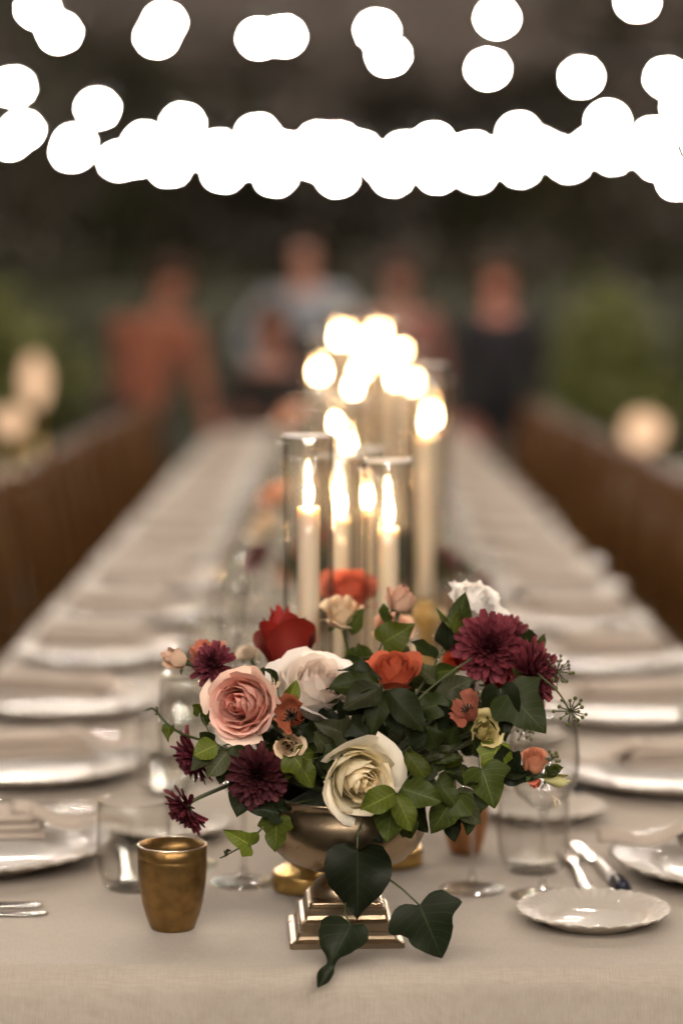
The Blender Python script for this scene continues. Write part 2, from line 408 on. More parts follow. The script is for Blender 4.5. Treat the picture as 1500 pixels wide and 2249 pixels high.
def tumbler(label, loc, group):
    t = thing('water_tumbler', label, 'glass', loc, 0, group)
    prof = [(.0, .0), (.026, .0), (.033, .006), (.038, .02), (.040, .05), (.0385, .085), (.0378, .095), (.0368, .0955), (.0372, .085), (.0385, .05), (.0365, .022), (.031, .010), (.0, .008)]
    ob('glass_wall', cached('tumb', lambda: mesh('tumbler_wall', *lathe_open(prof, 36), MT['glass'])), t)
    return t
def napkin(label, loc, rz, group):
    t = thing('folded_napkin', label, 'napkin', loc, rz, group)
    def sheet(x0, x1, y0, y1, z, sag, nx=10, ny=6, th=.004, tailz=None, seed=0):
        rr = random.Random(seed); vs, fs = [], []
        ph = rr.uniform(0, 6)
        for side in (1, 0):
            for i in range(nx + 1):
                for j in range(ny + 1):
                    u, v = i / nx, j / ny
                    x = x0 + (x1 - x0) * u; y = y0 + (y1 - y0) * v
                    edge = min(v, 1 - v) * ny
                    zz = z + (th if side else 0) * min(1, .35 + edge) + sag * math.sin(u * 5 + v * 2 + ph) * .5
                    if tailz: zz += tailz(u); y += .012 * math.sin(u * 6 + ph) * u
                    vs.append((x, y, zz))
        N = (nx + 1) * (ny + 1)
        for i in range(nx):
            for j in range(ny):
                a = i * (ny + 1) + j; b_ = a + ny + 1
                fs.append((a, b_, b_ + 1, a + 1)); fs.append((N + a, N + a + 1, N + b_ + 1, N + b_))
        rim = [i * (ny + 1) for i in range(nx + 1)] + [nx * (ny + 1) + j for j in range(1, ny + 1)] + [i * (ny + 1) + ny for i in range(nx - 1, -1, -1)] + [j for j in range(ny - 1, 0, -1)]
        for k in range(len(rim)):
            a, b_ = rim[k], rim[(k + 1) % len(rim)]; fs.append((b_, a, N + a, N + b_))
        return mesh('napkin_layer', vs, fs, MT['napkin'])
    for k in range(3):
        ob('fold_layer', cached(('nap', k), lambda: sheet(-.10 + .004 * k, .085 - .006 * k, -.045 + .003 * k, .045 - .002 * k, .008 + .009 * k, .002, th=.008, seed=k)), t)
    ob('loose_end', cached('naptail', lambda: sheet(.05, .175, -.03, .03, .036, .004, 14, 5, .0025, lambda u: -.02 * u - .01 * math.sin(u * 3) + (.004 * math.sin(u * 9)), 5)), t)
    return t
def flat_outline(pts, th, arch, name, mat, z0=.002):
    """thin solid from half outline [(x, halfwidth)] along x, arched"""
    vs, fs = [], []; n = len(pts)
    for x, hw in pts:
        zc = z0 + arch(x)
        vs += [(x, -hw, zc), (x, -hw * .5, zc + th), (x, hw * .5, zc + th), (x, hw, zc), (x, 0, zc - th * .1)]
    for i in range(n - 1):
        for k in range(5):
            k2 = (k + 1) % 5; fs.append((i * 5 + k, (i + 1) * 5 + k, (i + 1) * 5 + k2, i * 5 + k2))
    fs.append(tuple(range(5))); fs.append(tuple((n - 1) * 5 + k for k in range(4, -1, -1)))
    return mesh(name, vs, fs, mat)
HANDLE = [(-.11, .004), (-.105, .0085), (-.09, .0095), (-.05, .007), (0, .0042), (.025, .0035)]
def fork(label, loc, rz, group):
    t = thing('fork', label, 'fork', loc, rz, group); arch = lambda x: .006 * math.exp(-((x - .02) / .04) ** 2)
    ob('handle', cached('fk_h', lambda: flat_outline(HANDLE + [(.04, .008), (.05, .0115), (.056, .012)], .0025, arch, 'fork_handle', MT['steel'])), t)
    for k in range(4):
        ob('tine', cached('fk_t', lambda: flat_outline([(.054, .0021), (.075, .0019), (.098, .0012)], .002, lambda x: .001 + .0, 'fork_tine', MT['steel'])), t, (0, -.009 + .006 * k, 0))
    return t
def knife(label, loc, rz, group, pearl=False):
    t = thing('table_knife', label, 'knife', loc, rz, group); z = lambda x: 0
    ob('blade', cached('kn_b', lambda: flat_outline([(-.0, .006), (.02, .0085), (.08, .0095), (.105, .008), (.115, .003)], .0012, z, 'knife_blade', MT['steel'])), t)
    hm = MT['pearl'] if pearl else MT['steel']
    ob('handle', cached(('kn_h', pearl), lambda: flat_outline([(-.088 if pearl else -.11, .0085), (-.06, .008), (-.02, .006), (.0, .0055)], .009 if pearl else .006, z, 'knife_handle', hm)), t)
    if pearl: ob('end_cap', cached('kn_e', lambda: flat_outline([(-.125, .006), (-.12, .0095), (-.088, .0092)], .0105, z, 'knife_end_cap', MT['navy'])), t)
    return t
def spoon(label, loc, rz, group):
    t = thing('spoon', label, 'spoon', loc, rz, group)
    ob('handle', cached('sp_h', lambda: flat_outline(HANDLE, .0025, lambda x: .004 * math.exp(-((x - .02) / .03) ** 2), 'spoon_handle', MT['steel'])), t)
    ob('spoon_bowl', cached('sp_b', lambda: flat_outline([(.025, .004), (.04, .012), (.055, .018), (.075, .0185), (.088, .012), (.094, .004)], .002, lambda x: -.0, 'spoon_bowl', MT['steel'])), t)
    return t
GR = {'left': 'left', 'right': 'right'}
for side, sg, PX, Y0 in (('left', -1, -.398, 2.64), ('right', 1, .448, 2.57)):
    for k in range(17):
        Y = Y0 + SP * k
        which = f'{ORD[k]} from the front, {side} table side'
        G = lambda what: f'{what} along the {side} side'
        z = TZ
        rr = random.Random(100 * k + (side == 'left'))
        jx, jy = rr.uniform(-.014, .014) * (k > 0), rr.uniform(-.022, .022) * (k > 0)
        tag(ob('dinner_plate', cached('plate', lambda: plate_mesh(.15, 72, 'dinner_plate')), loc=(PX + jx, Y + jy, z)), f'white dinner plate with beaded rim and napkin, {which}', 'plate', G('dinner plates'))
        napkin(f'folded dusty beige napkin on the dinner plate {which}', (PX + jx + sg * .01, Y + jy, z + .0255), (0 if side == 'left' else math.pi) + rr.uniform(-.3, .3), G('napkins'))
        bx, by = (-.197, .13) if side == 'left' else (.258, -.200)
        tag(ob('bread_plate', cached('bplate', lambda: plate_mesh(.077, 48, 'bread_plate')), loc=(bx + jx, Y + by - jy, z), scale=(1, 1, .68)), f'small white bread plate with beaded glossy rim, {which}', 'plate', G('bread plates'))
        if side == 'left':
            wine_glass(f'tall round wine glass, {which}', (-.097 + jx, Y - .10 + jy, z), G('wine glasses'))
            wine_glass(f'slim white wine glass, {which}', (-.165 - jx, Y - .02 + jy, z), G('slim wine glasses'), shape='slim')
            tumbler(f'clear stemless water tumbler, {which}', (-.212, Y - .125 - jy, z), G('tumblers'))
            knife(f'steel table knife lying across, {which}', (-.405, Y - .235, z), 0 if k else -.02, G('knives'))
            spoon(f'steel spoon beside the knife, {which}', (-.41, Y - .205, z), math.pi, G('spoons'))
            fork(f'small dessert fork above the plate, {which}', (-.232, Y - .01, z), R(96), G('dessert forks'))
        else:
            wine_glass(f'tall round wine glass, {which}', (.217 + jx, Y - .09 + jy, z), G('wine glasses'))
            wine_glass(f'slim white wine glass, {which}', (.145 - jx, Y - .06 + jy, z), G('slim wine glasses'), shape='slim')
            tumbler(f'clear stemless water tumbler, {which}', (.216, Y + .022 - jy, z), G('tumblers'))
            fork(f'steel dessert fork above the bread plate, {which}', (.262, Y + .0, z), R(92), G('dessert forks'))
            knife(f'dessert knife with pearl handle and navy end, {which}', (.288, Y + .045, z), R(97), G('dessert knives'), True)

# ------------------------------------------------------------------ candles in glass hurricanes
def flame_mesh():
    prof = [(.0, 0), (.0036, .0025), (.0060, .008), (.0068, .014), (.0066, .020), (.0054, .026), (.0034, .031), (.0015, .0338), (.0, .035)]
    return mesh('flame', *lathe_open([(max(r, .0001), z) for r, z in prof], 12), MT['flame'])
def candle(label, x, y, h, r=.0115, zb=.03, glass=None, glass_r=.0265, foot=True, gl=True, group='candles down the middle of the table', where=''):
    """taper candle standing in a brass holder inside a tall glass cylinder"""
    rr = random.Random(int(x * 1e4 + y * 1e3))
    t = thing('taper_candle', label, 'candle', (x, y, TZ + zb), 0, group)
    L = h - zb
    prof = [(r, 0), (r, L * .3), (r * .99, L * .7), (r * .97, L - .006), (r * .96, L - .001), (r * .88, L + .0012), (r * .6, L - .001), (0.0001, L - .003)]
    ob('wax', mesh('candle_wax', *lathe(prof, 20, lambda a, b_, c_: (a * (1 + .02 * math.sin(3 * c_ + b_ * 40)), b_ + (.0015 * math.sin(2 * c_ + 1) if b_ > L - .004 else 0))), MT['wax']), t)
    ob('wick', cached('wick', lambda: mesh('wick', *tube([V((0, 0, -.004)), V((.0006, 0, .006)), V((.002, 0, .011))], .0009, .0008, 6), MT['wick'])), t, (0, 0, L))
    fl = ob('flame', cached('flame', flame_mesh), t, (.0008, 0, L + .004), (rr.uniform(-.05, .05), rr.uniform(-.05, .05), 0), (rr.uniform(.58, .76), rr.uniform(.58, .76), rr.uniform(.68, .95)))
    hl = thing('candle_holder', f'round gold foot holding {where}', 'candle holder', (x, y, TZ), 0, 'gold candle holders')
    fw = .039
    ob('foot', cached('hold_f', lambda: mesh('holder_foot', *lathe([(0.0, 0), (fw * .98, 0), (fw, .003), (fw, .016), (fw * .97, .0185), (fw * .9, .0195), (.028, .0245), (.0205, .026)], 40), MT['brass'])), hl)
    tall = zb > .1
    if tall:
        ob('stem', mesh('holder_stem', *lathe([(.0200, .0262), (.009, .034), (.0075, .06), (.011, .075), (.0075, .09), (.007, zb - .05), (.013, zb - .04), (.009, zb - .03), (.022, zb - .012), (.030, zb - .004), (.030, zb - .001), (.0150, zb - .0008)], 28), MT['brass']), hl)
    ob('candle_cup', cached(('hold_c', round(zb, 3)), lambda: mesh('holder_cup', *lathe([(.0140, zb - .0006), (.0140, zb + .002), (.0138, zb + .02), (.0125, zb + .02), (.0122, zb + .001), (0, zb + .0004)] if tall else [(.0200, .0262), (.0200, zb - .001), (.0140, zb + .002), (.0138, zb + .02), (.0125, zb + .02), (.0122, zb + .001), (0, zb - .0006)], 28), MT['brass'])), hl)
    if glass:
        gb = zb + .0003 if tall else .0268
        gt = thing('glass_cylinder', f'tall clear glass cylinder around {where}', 'candle glass', (x, y, TZ + gb), 0, 'glass candle cylinders')
        H = glass - gb
        ob('cylinder_wall', mesh('cylinder_wall', *lathe_open([(glass_r, 0), (glass_r, H * .5), (glass_r, H - .001), (glass_r - .0008, H), (glass_r - .0018, H - .001), (glass_r - .0020, H * .5), (glass_r - .0020, .0005)], 44), MT['hglass']), gt)
        ob('rim', mesh('cylinder_rim', *lathe_open([(glass_r - .0024, H - .0022), (glass_r - .0022, H + .0004), (glass_r - .001, H + .0016), (glass_r + .0004, H + .0004), (glass_r + .0005, H - .0022)], 44), MT['rimglass']), gt)
    return t
def hgt(py, d): return P(750, py, d).z - TZ
def xat(px, d): return P(px, 900, d).x
near = [
    # px, depth, wax-top px, glass-rim px, glass radius px, what
    (677, 2.515, 1117, 955, 56, 'the leftmost front candle behind the red rose'),
    (746, 2.86, 1137, 1000, 54, 'the front candle between left and right front glasses'),
    (853, 2.63, 1162, 1010, 53, 'the short front candle behind the coral rose'),
    (934, 3.35, 958, 800, 49, 'the tallest candle on the right of the cluster'),
    (806, 3.06, 1122, 985, 44, 'the thin candle between the two front glasses'),
    (737, 3.95, 952, 870, 44, 'the tall candle just above the leftmost glass'),
    (764, 3.75, 1000, 880, 44, 'the second candle right of the leftmost glass'),
    (952, 4.1, 940, 835, 40, 'the candle hidden behind the tallest right glass'),
]
for i, (px, d, top, rim, grp, what) in enumerate(near):
    candle(f'lit ivory taper: {what}', xat(px, d), d, hgt(top, d), glass=hgt(rim, d), glass_r=grp * PXM(d), r=.0118, where=what, zb=hgt(1345, d) if 'tallest' in what else .03)
far_c = [(705, 4.6, 838), (775, 4.9, 870), (868, 4.8, 850), (745, 5.3, 760), (908, 5.2, 860), (828, 5.7, 800), (700, 6.0, 835), (790, 6.3, 830), (880, 6.2, 790), (760, 7.2, 745), (830, 7.4, 740), (850, 8.3, 790), (735, 8.2, 800), (800, 9.2, 770), (775, 10.2, 760)]
for i, (px, d, top) in enumerate(far_c):
    what = f'the {ORD[i]} candle of the far cluster'
    candle(f'lit ivory taper: {what}', xat(px, d), d, min(.52, hgt(top, d)), glass=min(.52, hgt(top, d)) + .09, where=what, group='far candles')

# ------------------------------------------------------------------ gold votive cups
def votive(label, x, y, mat, s=1.0):
    t = thing('votive_cup', label, 'votive cup', (x, y, TZ), 0, 'gold votive cups'); t.scale = (s, s, s * .92)
    prof = [(0.0, 0), (.0190, 0), (.0208, .0010), (.0222, .004), (.0258, .015), (.0290, .028), (.0314, .043), (.0328, .058), (.0333, .072), (.0333, .0755), (.0329, .0763), (.0331, .077), (.0336, .0885), (.0318, .0892), (.0312, .075), (.0306, .055), (.0272, .03), (.021, .009), (0, .007)]
    ob('cup_wall', cached(('vot', mat), lambda: mesh('votive_wall', *lathe(prof, 64), MT[mat])), t)
    ob('rim', cached('votrim', lambda: mesh('votive_rim', *lathe_open([(.0338 + .0009 * math.cos(a) - .0011, .0890 + .0010 * math.sin(a)) for a in [i * math.pi / 4 for i in range(9)]], 64), MT['gold_rim'])), t)
    ob('wax_fill', cached('votwax', lambda: mesh('votive_wax', *lathe([(0, .008), (.0212, .0095), (.026, .0305), (.0255, .032), (0, .031)], 32), MT['wax'])), t)
    return t
votive('gold foil votive cup standing alone at front left beside the bouquet', P(379, 2035, 2.35).x, 2.352, 'gold_glass', 1.03)
votive('copper votive cup half hidden under the leaves right of the bouquet', P(1022, 1830, 2.68).x, 2.68, 'copper', .78)

# ------------------------------------------------------------------ footed compote vase
BC = V((P(757, 2040, 2.328).x, 2.328, TZ))
vase = thing('compote_vase', 'champagne metal footed compote bowl on stepped square base holding front bouquet', 'vase', BC, R(2.5))
def square_step(hw0, hw1, z0, z1, name, rnd_=.004):
    vs, fs = [], []
    lv = [(hw0, z0), (hw0, z0 + (z1 - z0) * .36), (hw0 - .0014, z0 + (z1 - z0) * .43), (hw1 + (hw0 - hw1) * .30, z0 + (z1 - z0) * .52), (hw1 + .0008, z0 + (z1 - z0) * .70), (hw1 + .0004, z0 + (z1 - z0) * .93), (hw1 - .0008, z1)]
    for h_, z in lv:
        for sx, sy in ((-1, -1), (1, -1), (1, 1), (-1, 1)):
            c = .0022
            for dx, dy in (((0, c), (c, 0)) if sx * sy > 0 else ((c, 0), (0, c))):
                vs.append((sx * (h_ - dx), sy * (h_ - dy), z))
    n = 8
    for i in range(len(lv) - 1):
        for k in range(n): fs.append((i * n + k, i * n + (k + 1) % n, (i + 1) * n + (k + 1) % n, (i + 1) * n + k))
    fs.append(tuple(range(n - 1, -1, -1))); fs.append(tuple((len(lv) - 1) * n + k for k in range(n)))
    return mesh(name, vs, fs, MT['compote'], smooth=False)
ob('base_step', square_step(.0550, .0465, 0, .0150, 'base_lower'), vase)
ob('base_step', square_step(.0450, .0385, .0152, .0345, 'base_middle'), vase)
ob('base_step', square_step(.0365, .0345, .0347, .0405, 'base_upper'), vase)
ob('stem', mesh('compote_stem', *lathe([(.0338, .0402), (.0338, .043), (.0330, .047), (.0300, .052), (.0255, .0565), (.0215, .060), (.0205, .0625), (.0225, .0655), (.026, .0675)], 48), MT['compote']), vase)
bowl = ob('bowl', mesh('compote_bowl', *lathe([(.022, .0665), (.042, .0705), (.060, .0785), (.0715, .0895), (.0780, .102), (.0800, .114), (.0785, .124), (.0755, .1325), (.0765, .138), (.0805, .1415), (.0805, .1438), (.0745, .1428), (.0725, .1325), (.0745, .114), (.070, .093), (.04, .0755), (0, .0735)], 72), MT['compote']), vase)
ob('floral_foam', mesh('floral_foam', *lathe([(0, .10), (.06, .10), (.065, .112), (.060, .128), (.035, .142), (0, .146)], 24), MT['soil']), bowl)

# ------------------------------------------------------------------ flowers
def petal(t, rr, hk=1.0, openk=1.0, ruffle=0.0, nu=9, nv=9, close=1.0, wide=1.0):
    """one petal in the flower's own space (z = facing, outer radius about 1); t 0 = heart, 1 = outermost"""
    rb = (.09 + .63 * t ** .9) * openk
    rt = rb * (.42 * close + .74 * t)
    h = (1.10 - .30 * t) * hk
    curl = (.05 + .24 * t ** 3) * openk
    S = (1.25 - .42 * t) * wide
    P0, P1, P2, P3 = (.035, 0), (rb * 1.25, -.03), (rb * 1.12, .62 * h), (rt, h)
    p1, p2, p3 = rr.uniform(0, 6), rr.uniform(0, 6), rr.uniform(0, 6)
    tipn = .07 * t; lean = rr.uniform(-.08, .08); lop = rr.uniform(-.07, .07)
    vs, uvs, fs = [], [], []
    for j in range(nv + 1):
        for i in range(nu + 1):
            u = -1 + 2 * i / nu; v0 = j / nv
            v = v0 * (1 - .24 * abs(u) ** 2.4 + lop * u)
            a = 1 - v
            r = a ** 3 * P0[0] + 3 * a * a * v * P1[0] + 3 * a * v * v * P2[0] + v ** 3 * P3[0]
            z = a ** 3 * P0[1] + 3 * a * a * v * P1[1] + 3 * a * v * v * P2[1] + v ** 3 * P3[1]
            lip = max(0, v0 - .62) / .38
            r += curl * lip ** 2 * (1 + .35 * u * math.sin(p1)); z -= curl * .55 * lip ** 2.6
            r *= 1 + .07 * u
            r += (.02 + .018 * t) * math.sin(2.6 * u + p1) * v0
            z += (.02 + .03 * t) * math.sin(3.3 * u + p2) * v0 + tipn * math.exp(-(u / .22) ** 2) * lip ** 2
            if ruffle:
                r += ruffle * math.sin(9 * u + p3) * lip; z += ruffle * .8 * math.sin(11 * u + p2 + 4 * v0) * lip
            sp = S * (.30 + .70 * math.sin(math.pi / 2 * min(1, v0 * 1.35)))
            an = u * sp + lean * v
            vs.append((r * math.cos(an), r * math.sin(an), z)); uvs.append((.5 + .5 * u, v0))
    for j in range(nv):
        for i in range(nu):
            q = j * (nu + 1) + i; fs.append((q, q + 1, q + nu + 2, q + nu + 1))
    return vs, fs, uvs
def orient(face, roll=0):
    f = V(face).normalized(); q = f.to_track_quat('Z', 'Y')
    return q @ Quaternion((0, 0, 1), roll)
def stem_to(t, head, face, target, rad=.0022, bow=.25):
    f = V(face).normalized(); L = (head - target).length
    if f.z < -.2: bow = min(bow, .12)
    pts = smooth_path([head + f * .004, head - f * L * bow, (head - f * L * bow).lerp(target, .55), target], 5)
    inv = t.matrix_basis.inverted()
    return ob('stem', mesh('flower_stem', *tube([inv @ p for p in pts], rad, rad * 1.1, 7), MT['stem']), t)
BOWL_C = BC + V((0, 0, .135))
def lerpc(a, b_, t): return tuple(a[i] + (b_[i] - a[i]) * t for i in range(3))
def head(name, label, cat, px, py, d, face, roll, rpx, group):
    pos = P(px, py, d); q = orient(face, roll); s = rpx * PXM(d)
    t = thing(name, label, cat, pos, 0, group)
    t.rotation_mode = 'QUATERNION'; t.rotation_quaternion = q
    return t, pos, q, s
def rose(name, label, px, py, d, rpx, face, c_in, c_out, n=30, seed=0, hk=1.0, openk=1.0, ruffle=0, close=1.0, t1=1.0, roll=0, group='flowers of the front bouquet', target=None, lift=.55, wide=1.0, det=9, sep=True, cat='rose', c_last=None, stem=True, pname='petal'):
    """px,py = middle of the visible flower head; its base sits lift*radius behind along the facing"""
    rr = random.Random(seed)
    t, pos, q, s = head(name, label, cat, px, py, d, face, roll, rpx, group)
    t.location = pos - V(face).normalized() * s * lift * hk
    bpy_m = Matrix.LocRotScale(t.location, q, None); t.matrix_basis = bpy_m
    for i in range(n):
        k = (i / (n - 1)); tt = (k ** 1.15) * t1
        vs, fs, uv = petal(tt, rr, hk, openk, ruffle * (.3 + .7 * tt), det, det, close, wide)
        an = i * 2.39996 + rr.uniform(-.15, .15)
        col = lerpc(c_in, c_out, k ** 1.3)
        if c_last and i >= n - 4: col = lerpc(col, c_last, .6 + .1 * (i - n + 4))
        m4 = Matrix.Rotation(an, 4, 'Z') @ Matrix.Rotation(rr.uniform(-.05, .05) + .10 * tt * rr.random(), 4, 'Y') @ Matrix.Scale(s * rr.uniform(.96, 1.04), 4)
        ob(pname, mesh('rose_petal', vs, fs, MT['petal'], uv), t, color=col, mat4=m4)
    if sep:
        for k in range(5):
            ob('sepal', leaf_mesh('lance', k % 3), t, color=(.05, .075, .02), mat4=Matrix.Rotation(k * 1.2566 + .3, 4, 'Z') @ Matrix.Rotation(R(-18), 4, 'Y') @ Matrix.Rotation(-math.pi / 2, 4, 'Z') @ Matrix.Scale(s * .75, 4))
    if stem: stem_to(t, t.location.copy(), face, target or BOWL_C)
    return t
# leaves -------------------------------------------------------------
OUT = {
 'ivy': ([(0, 0), (.20, -.13), (.40, -.11), (.53, .05), (.62, .22), (.46, .33), (.37, .44), (.36, .56), (.26, .72), (.13, .88), (0, 1)], [0, .02, .06, .14, .25, .36, .46, .57, .7, .86, 1]),
 'heart': ([(0, 0), (.18, -.10), (.36, -.07), (.47, .08), (.50, .26), (.45, .44), (.34, .60), (.20, .75), (.085, .89), (0, 1)], [0, .02, .07, .16, .28, .43, .58, .73, .88, 1]),
 'ovate': ([(0, 0), (.12, .05), (.24, .17), (.32, .33), (.335, .5), (.29, .66), (.20, .8), (.09, .92), (0, 1)], [0, .08, .2, .35, .5, .65, .79, .91, 1]),
 'tail': ([(0, 0), (.20, -.05), (.33, .05), (.37, .20), (.34, .34), (.29, .45), (.15, .53), (.085, .61), (.10, .71), (.085, .83), (.04, .93), (0, 1)], [0, .02, .08, .19, .32, .43, .53, .62, .72, .83, .93, 1]),
 'lance': ([(0, 0), (.07, .1), (.13, .25), (.16, .42), (.15, .6), (.11, .78), (.05, .92), (0, 1)], [0, .1, .25, .42, .6, .78, .92, 1]),
}
def leaf_mesh(kind, var=0):
    def build():
        rr = random.Random(hash((kind, var)) % 9999 if False else {'ivy': 11, 'heart': 23, 'ovate': 37, 'lance': 53, 'tail': 71}[kind] + 7 * var)
        o, mid = OUT[kind]
        cr = lambda a, b_, c_, d_: (-a + 9 * b_ + 9 * c_ - d_) / 16
        oo, mm = [], []
        for i in range(len(o)):
            oo.append(o[i]); mm.append(mid[i])
            if i < len(o) - 1:
                g_ = lambda q: o[max(0, min(len(o) - 1, q))]
                oo.append((max(0, cr(g_(i - 1)[0], o[i][0], o[i + 1][0], g_(i + 2)[0])), cr(g_(i - 1)[1], o[i][1], o[i + 1][1], g_(i + 2)[1]))); mm.append((mid[i] + mid[i + 1]) / 2)
        o, mid = oo, mm; n = len(o)
        fold = rr.uniform(.10, .55); curl = rr.uniform(-.10, .45); wv_ = rr.uniform(.03, .11); ph = rr.uniform(0, 6); tw = rr.uniform(-.25, .25)
        vs, uvs, fs = [], [], []; us = (-1, -.68, -.34, 0, .34, .68, 1)
        for i in range(n):
            for u in us:
                x0, y0 = o[i]; a = abs(u)
                jit = 1 + rr.uniform(-.03, .03) * (a == 1)
                x = math.copysign(x0 * a, u) * jit if u else 0
                y = mid[i] + (y0 - mid[i]) * a ** 1.5
                z = fold * abs(x) - curl * y * y + wv_ * math.sin(9 * y + ph + (2 if u > 0 else 0)) * a * a + tw * x * y
                vs.append((x, y, z)); uvs.append((.5 + .5 * u, mid[i]))
        w_ = len(us)
        for i in range(n - 1):
            for k in range(w_ - 1): fs.append((i * w_ + k, i * w_ + k + 1, (i + 1) * w_ + k + 1, (i + 1) * w_ + k))
        return mesh(f'leaf_{kind}', vs, fs, MT['leaf'], uvs)
    return cached(('leaf', kind, var), build)
LC = {'dark': (.0155, .0215, .0055), 'mid': (.038, .051, .010), 'lite': (.072, .090, .012), 'grey': (.040, .044, .021), 'deep': (.011, .0155, .007)}
lrand = random.Random(21)
def add_leaf(t, base, tip, kind, col, ws=1.0, nrm=None, var=None):
    yv = tip - base; L = yv.length; yv = yv / L
    nrm = nrm or V((lrand.uniform(-.5, .5), -1, lrand.uniform(.1, .9)))
    zv = nrm - yv * nrm.dot(yv); zv.normalize(); xv = yv.cross(zv)
    m4 = Matrix((( xv.x * L * ws, yv.x * L, zv.x * L, base.x), (xv.y * L * ws, yv.y * L, zv.y * L, base.y), (xv.z * L * ws, yv.z * L, zv.z * L, base.z), (0, 0, 0, 1)))
    c = LC[col] if isinstance(col, str) else col
    k = lrand.uniform(.65, 1.75)
    return ob('leaf', leaf_mesh(kind, var if var is not None else lrand.randrange(9)), t, color=tuple(q * k for q in c), mat4=t.matrix_basis.inverted() @ m4)
def sprig(label, stem_px, leaves, d=2.30, name='foliage_sprig', cat='foliage', group='greenery of the front bouquet', rad=.0012, to_bowl=True):
    pts = [P(p[0], p[1], p[2] if len(p) > 2 else d) for p in stem_px]
    t = thing(name, label, cat, pts[0], 0, group); t.matrix_basis = Matrix.Translation(pts[0])
    path = smooth_path(([BOWL_C.lerp(pts[0], .25)] if to_bowl else []) + pts, 7)
    ob('stem', mesh('sprig_stem', *tube([p - pts[0] for p in path], rad * 1.3, rad * .6, 6), MT['stem']), t)
    for lf in leaves:
        bx, by, tx, ty, kind, col = lf[:6]; ws = lf[6] if len(lf) > 6 else 1.0
        d0 = lf[7] if len(lf) > 7 else d; d1 = lf[8] if len(lf) > 8 else d0 - .012
        nrm = V(lf[9]) if len(lf) > 9 else None
        b0 = P(bx, by, d0)
        add_leaf(t, b0, P(tx, ty, d1), kind, col, ws, nrm)
        # petiole to the nearest stem point
        q = min(path, key=lambda p: (p - b0).length)
        if .004 < (q - b0).length < .05:
            ob('leaf_stalk', mesh('leaf_stalk', *tube([p - pts[0] for p in smooth_path([q, (q + b0) / 2 + V((0, -.003, -.002)), b0], 3)], rad * .7, rad * .5, 5), MT['stem']), t)
    return t

# mum ----------------------------------------------------------------
def mum_petal_mesh(var):
    def build():
        vs, uvs, fs = [], [], []; n = 6
        cup = (.10, .16, .22)[var]; cur = (.10, .25, -.12)[var]
        for j in range(n + 1):
            v = j / n; hw = .15 * (math.sin(math.pi * min(1, .10 + v * .72)) ** .7) * (.50 + .60 * v)
            if j == n: hw = .075
            for u in (-1, -.5, 0, .5, 1):
                vs.append((u * hw, v, cup * hw * 6 * u * u * .8 + cur * v * v - .03 * (abs(u) == .5) * hw * 3)); uvs.append((.5 + .5 * u, v))
        for j in range(n):
            for k in range(4): fs.append((j * 5 + k, j * 5 + k + 1, j * 5 + k + 6, j * 5 + k + 5))
        return mesh('mum_petal', vs, fs, MT['mum'], uvs)
    return cached(('mump', var), build)
def mum(label, px, py, d, rpx, face, n=130, seed=1, col=(.145, .020, .032), elev_out=-12, group='burgundy chrysanthemums of the front bouquet', target=None, stem=True, roll=0):
    rr = random.Random(seed)
    t, pos, q, s = head('chrysanthemum', label, 'flower', px, py, d, face, roll, rpx, group)
    t.location = pos - V(face).normalized() * s * .22; t.matrix_basis = Matrix.LocRotScale(t.location, q, None)
    for i in range(n):
        k = (i + .5) / n; an = i * 2.39996 + rr.uniform(-.12, .12)
        el = 88 - (88 - elev_out) * k ** .75 + rr.uniform(-9, 9)
        L = s * (.34 + .66 * k ** .8) * rr.uniform(.86, 1.08)
        r0 = s * .20 * math.sqrt(k)
        z0 = s * .16 * (1 - k)
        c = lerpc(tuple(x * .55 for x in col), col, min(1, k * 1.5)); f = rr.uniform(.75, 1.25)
        m4 = Matrix.Rotation(an, 4, 'Z') @ Matrix.Translation((0, r0, z0)) @ Matrix.Rotation(R(el), 4, 'X') @ Matrix.Rotation(rr.uniform(-.3, .3), 4, 'Y') @ Matrix.Diagonal((L * rr.uniform(.95, 1.25) * (1.15 - .25 * k), L, L, 1))
        ob('petal', mum_petal_mesh(0 if k > .7 and rr.random() < .6 else rr.randrange(3)), t, color=tuple(x * f for x in c), mat4=m4)
    ob('calyx', cached('mumcal', lambda: mesh('mum_calyx', *lathe([(0, -.16), (.10, -.14), (.22, -.05), (.26, .03), (.2, .09), (0, .1)], 16), MT['stem'])), t, scale=s)
    if stem: stem_to(t, t.location - V(face).normalized() * s * .1, face, target or BOWL_C, .0020)
    return t
def open_flower(label, px, py, d, rpx, face, col, c2, seed, n=6, group='flowers of the front bouquet', name='alstroemeria'):
    """open trumpet flower with separate upright petals and a dark heart of stamens"""
    rr = random.Random(seed)
    t, pos, q, s = head(name, label, 'flower', px, py, d, face, rr.uniform(0, 1), rpx, group)
    t.location = pos - V(face).normalized() * s * .5; t.matrix_basis = Matrix.LocRotScale(t.location, q, None)
    for i in range(n):
        vs, fs, uv = petal(.62 + .25 * (i % 2), rr, 1.25, .85, .05, 8, 8, 1.0, .78)
        ob('petal', mesh('trumpet_petal', vs, fs, MT['petal'], uv), t, color=lerpc(col, c2, rr.random()), mat4=Matrix.Rotation(i * 2 * math.pi / n + rr.uniform(-.12, .12), 4, 'Z') @ Matrix.Rotation(rr.uniform(-.1, .15), 4, 'Y') @ Matrix.Scale(s, 4))
    for i in range(9):
        a = i * .698; pts = [V((.03 * math.cos(a), .03 * math.sin(a), .1)) * s, V((.13 * math.cos(a), .13 * math.sin(a), .5)) * s, V((.24 * math.cos(a), .24 * math.sin(a), .72)) * s]
        ob('stamen', mesh('stamen', *tube(pts, s * .025, s * .05, 5), MT['stamen']), t)
    stem_to(t, t.location.copy(), face, BOWL_C); return t
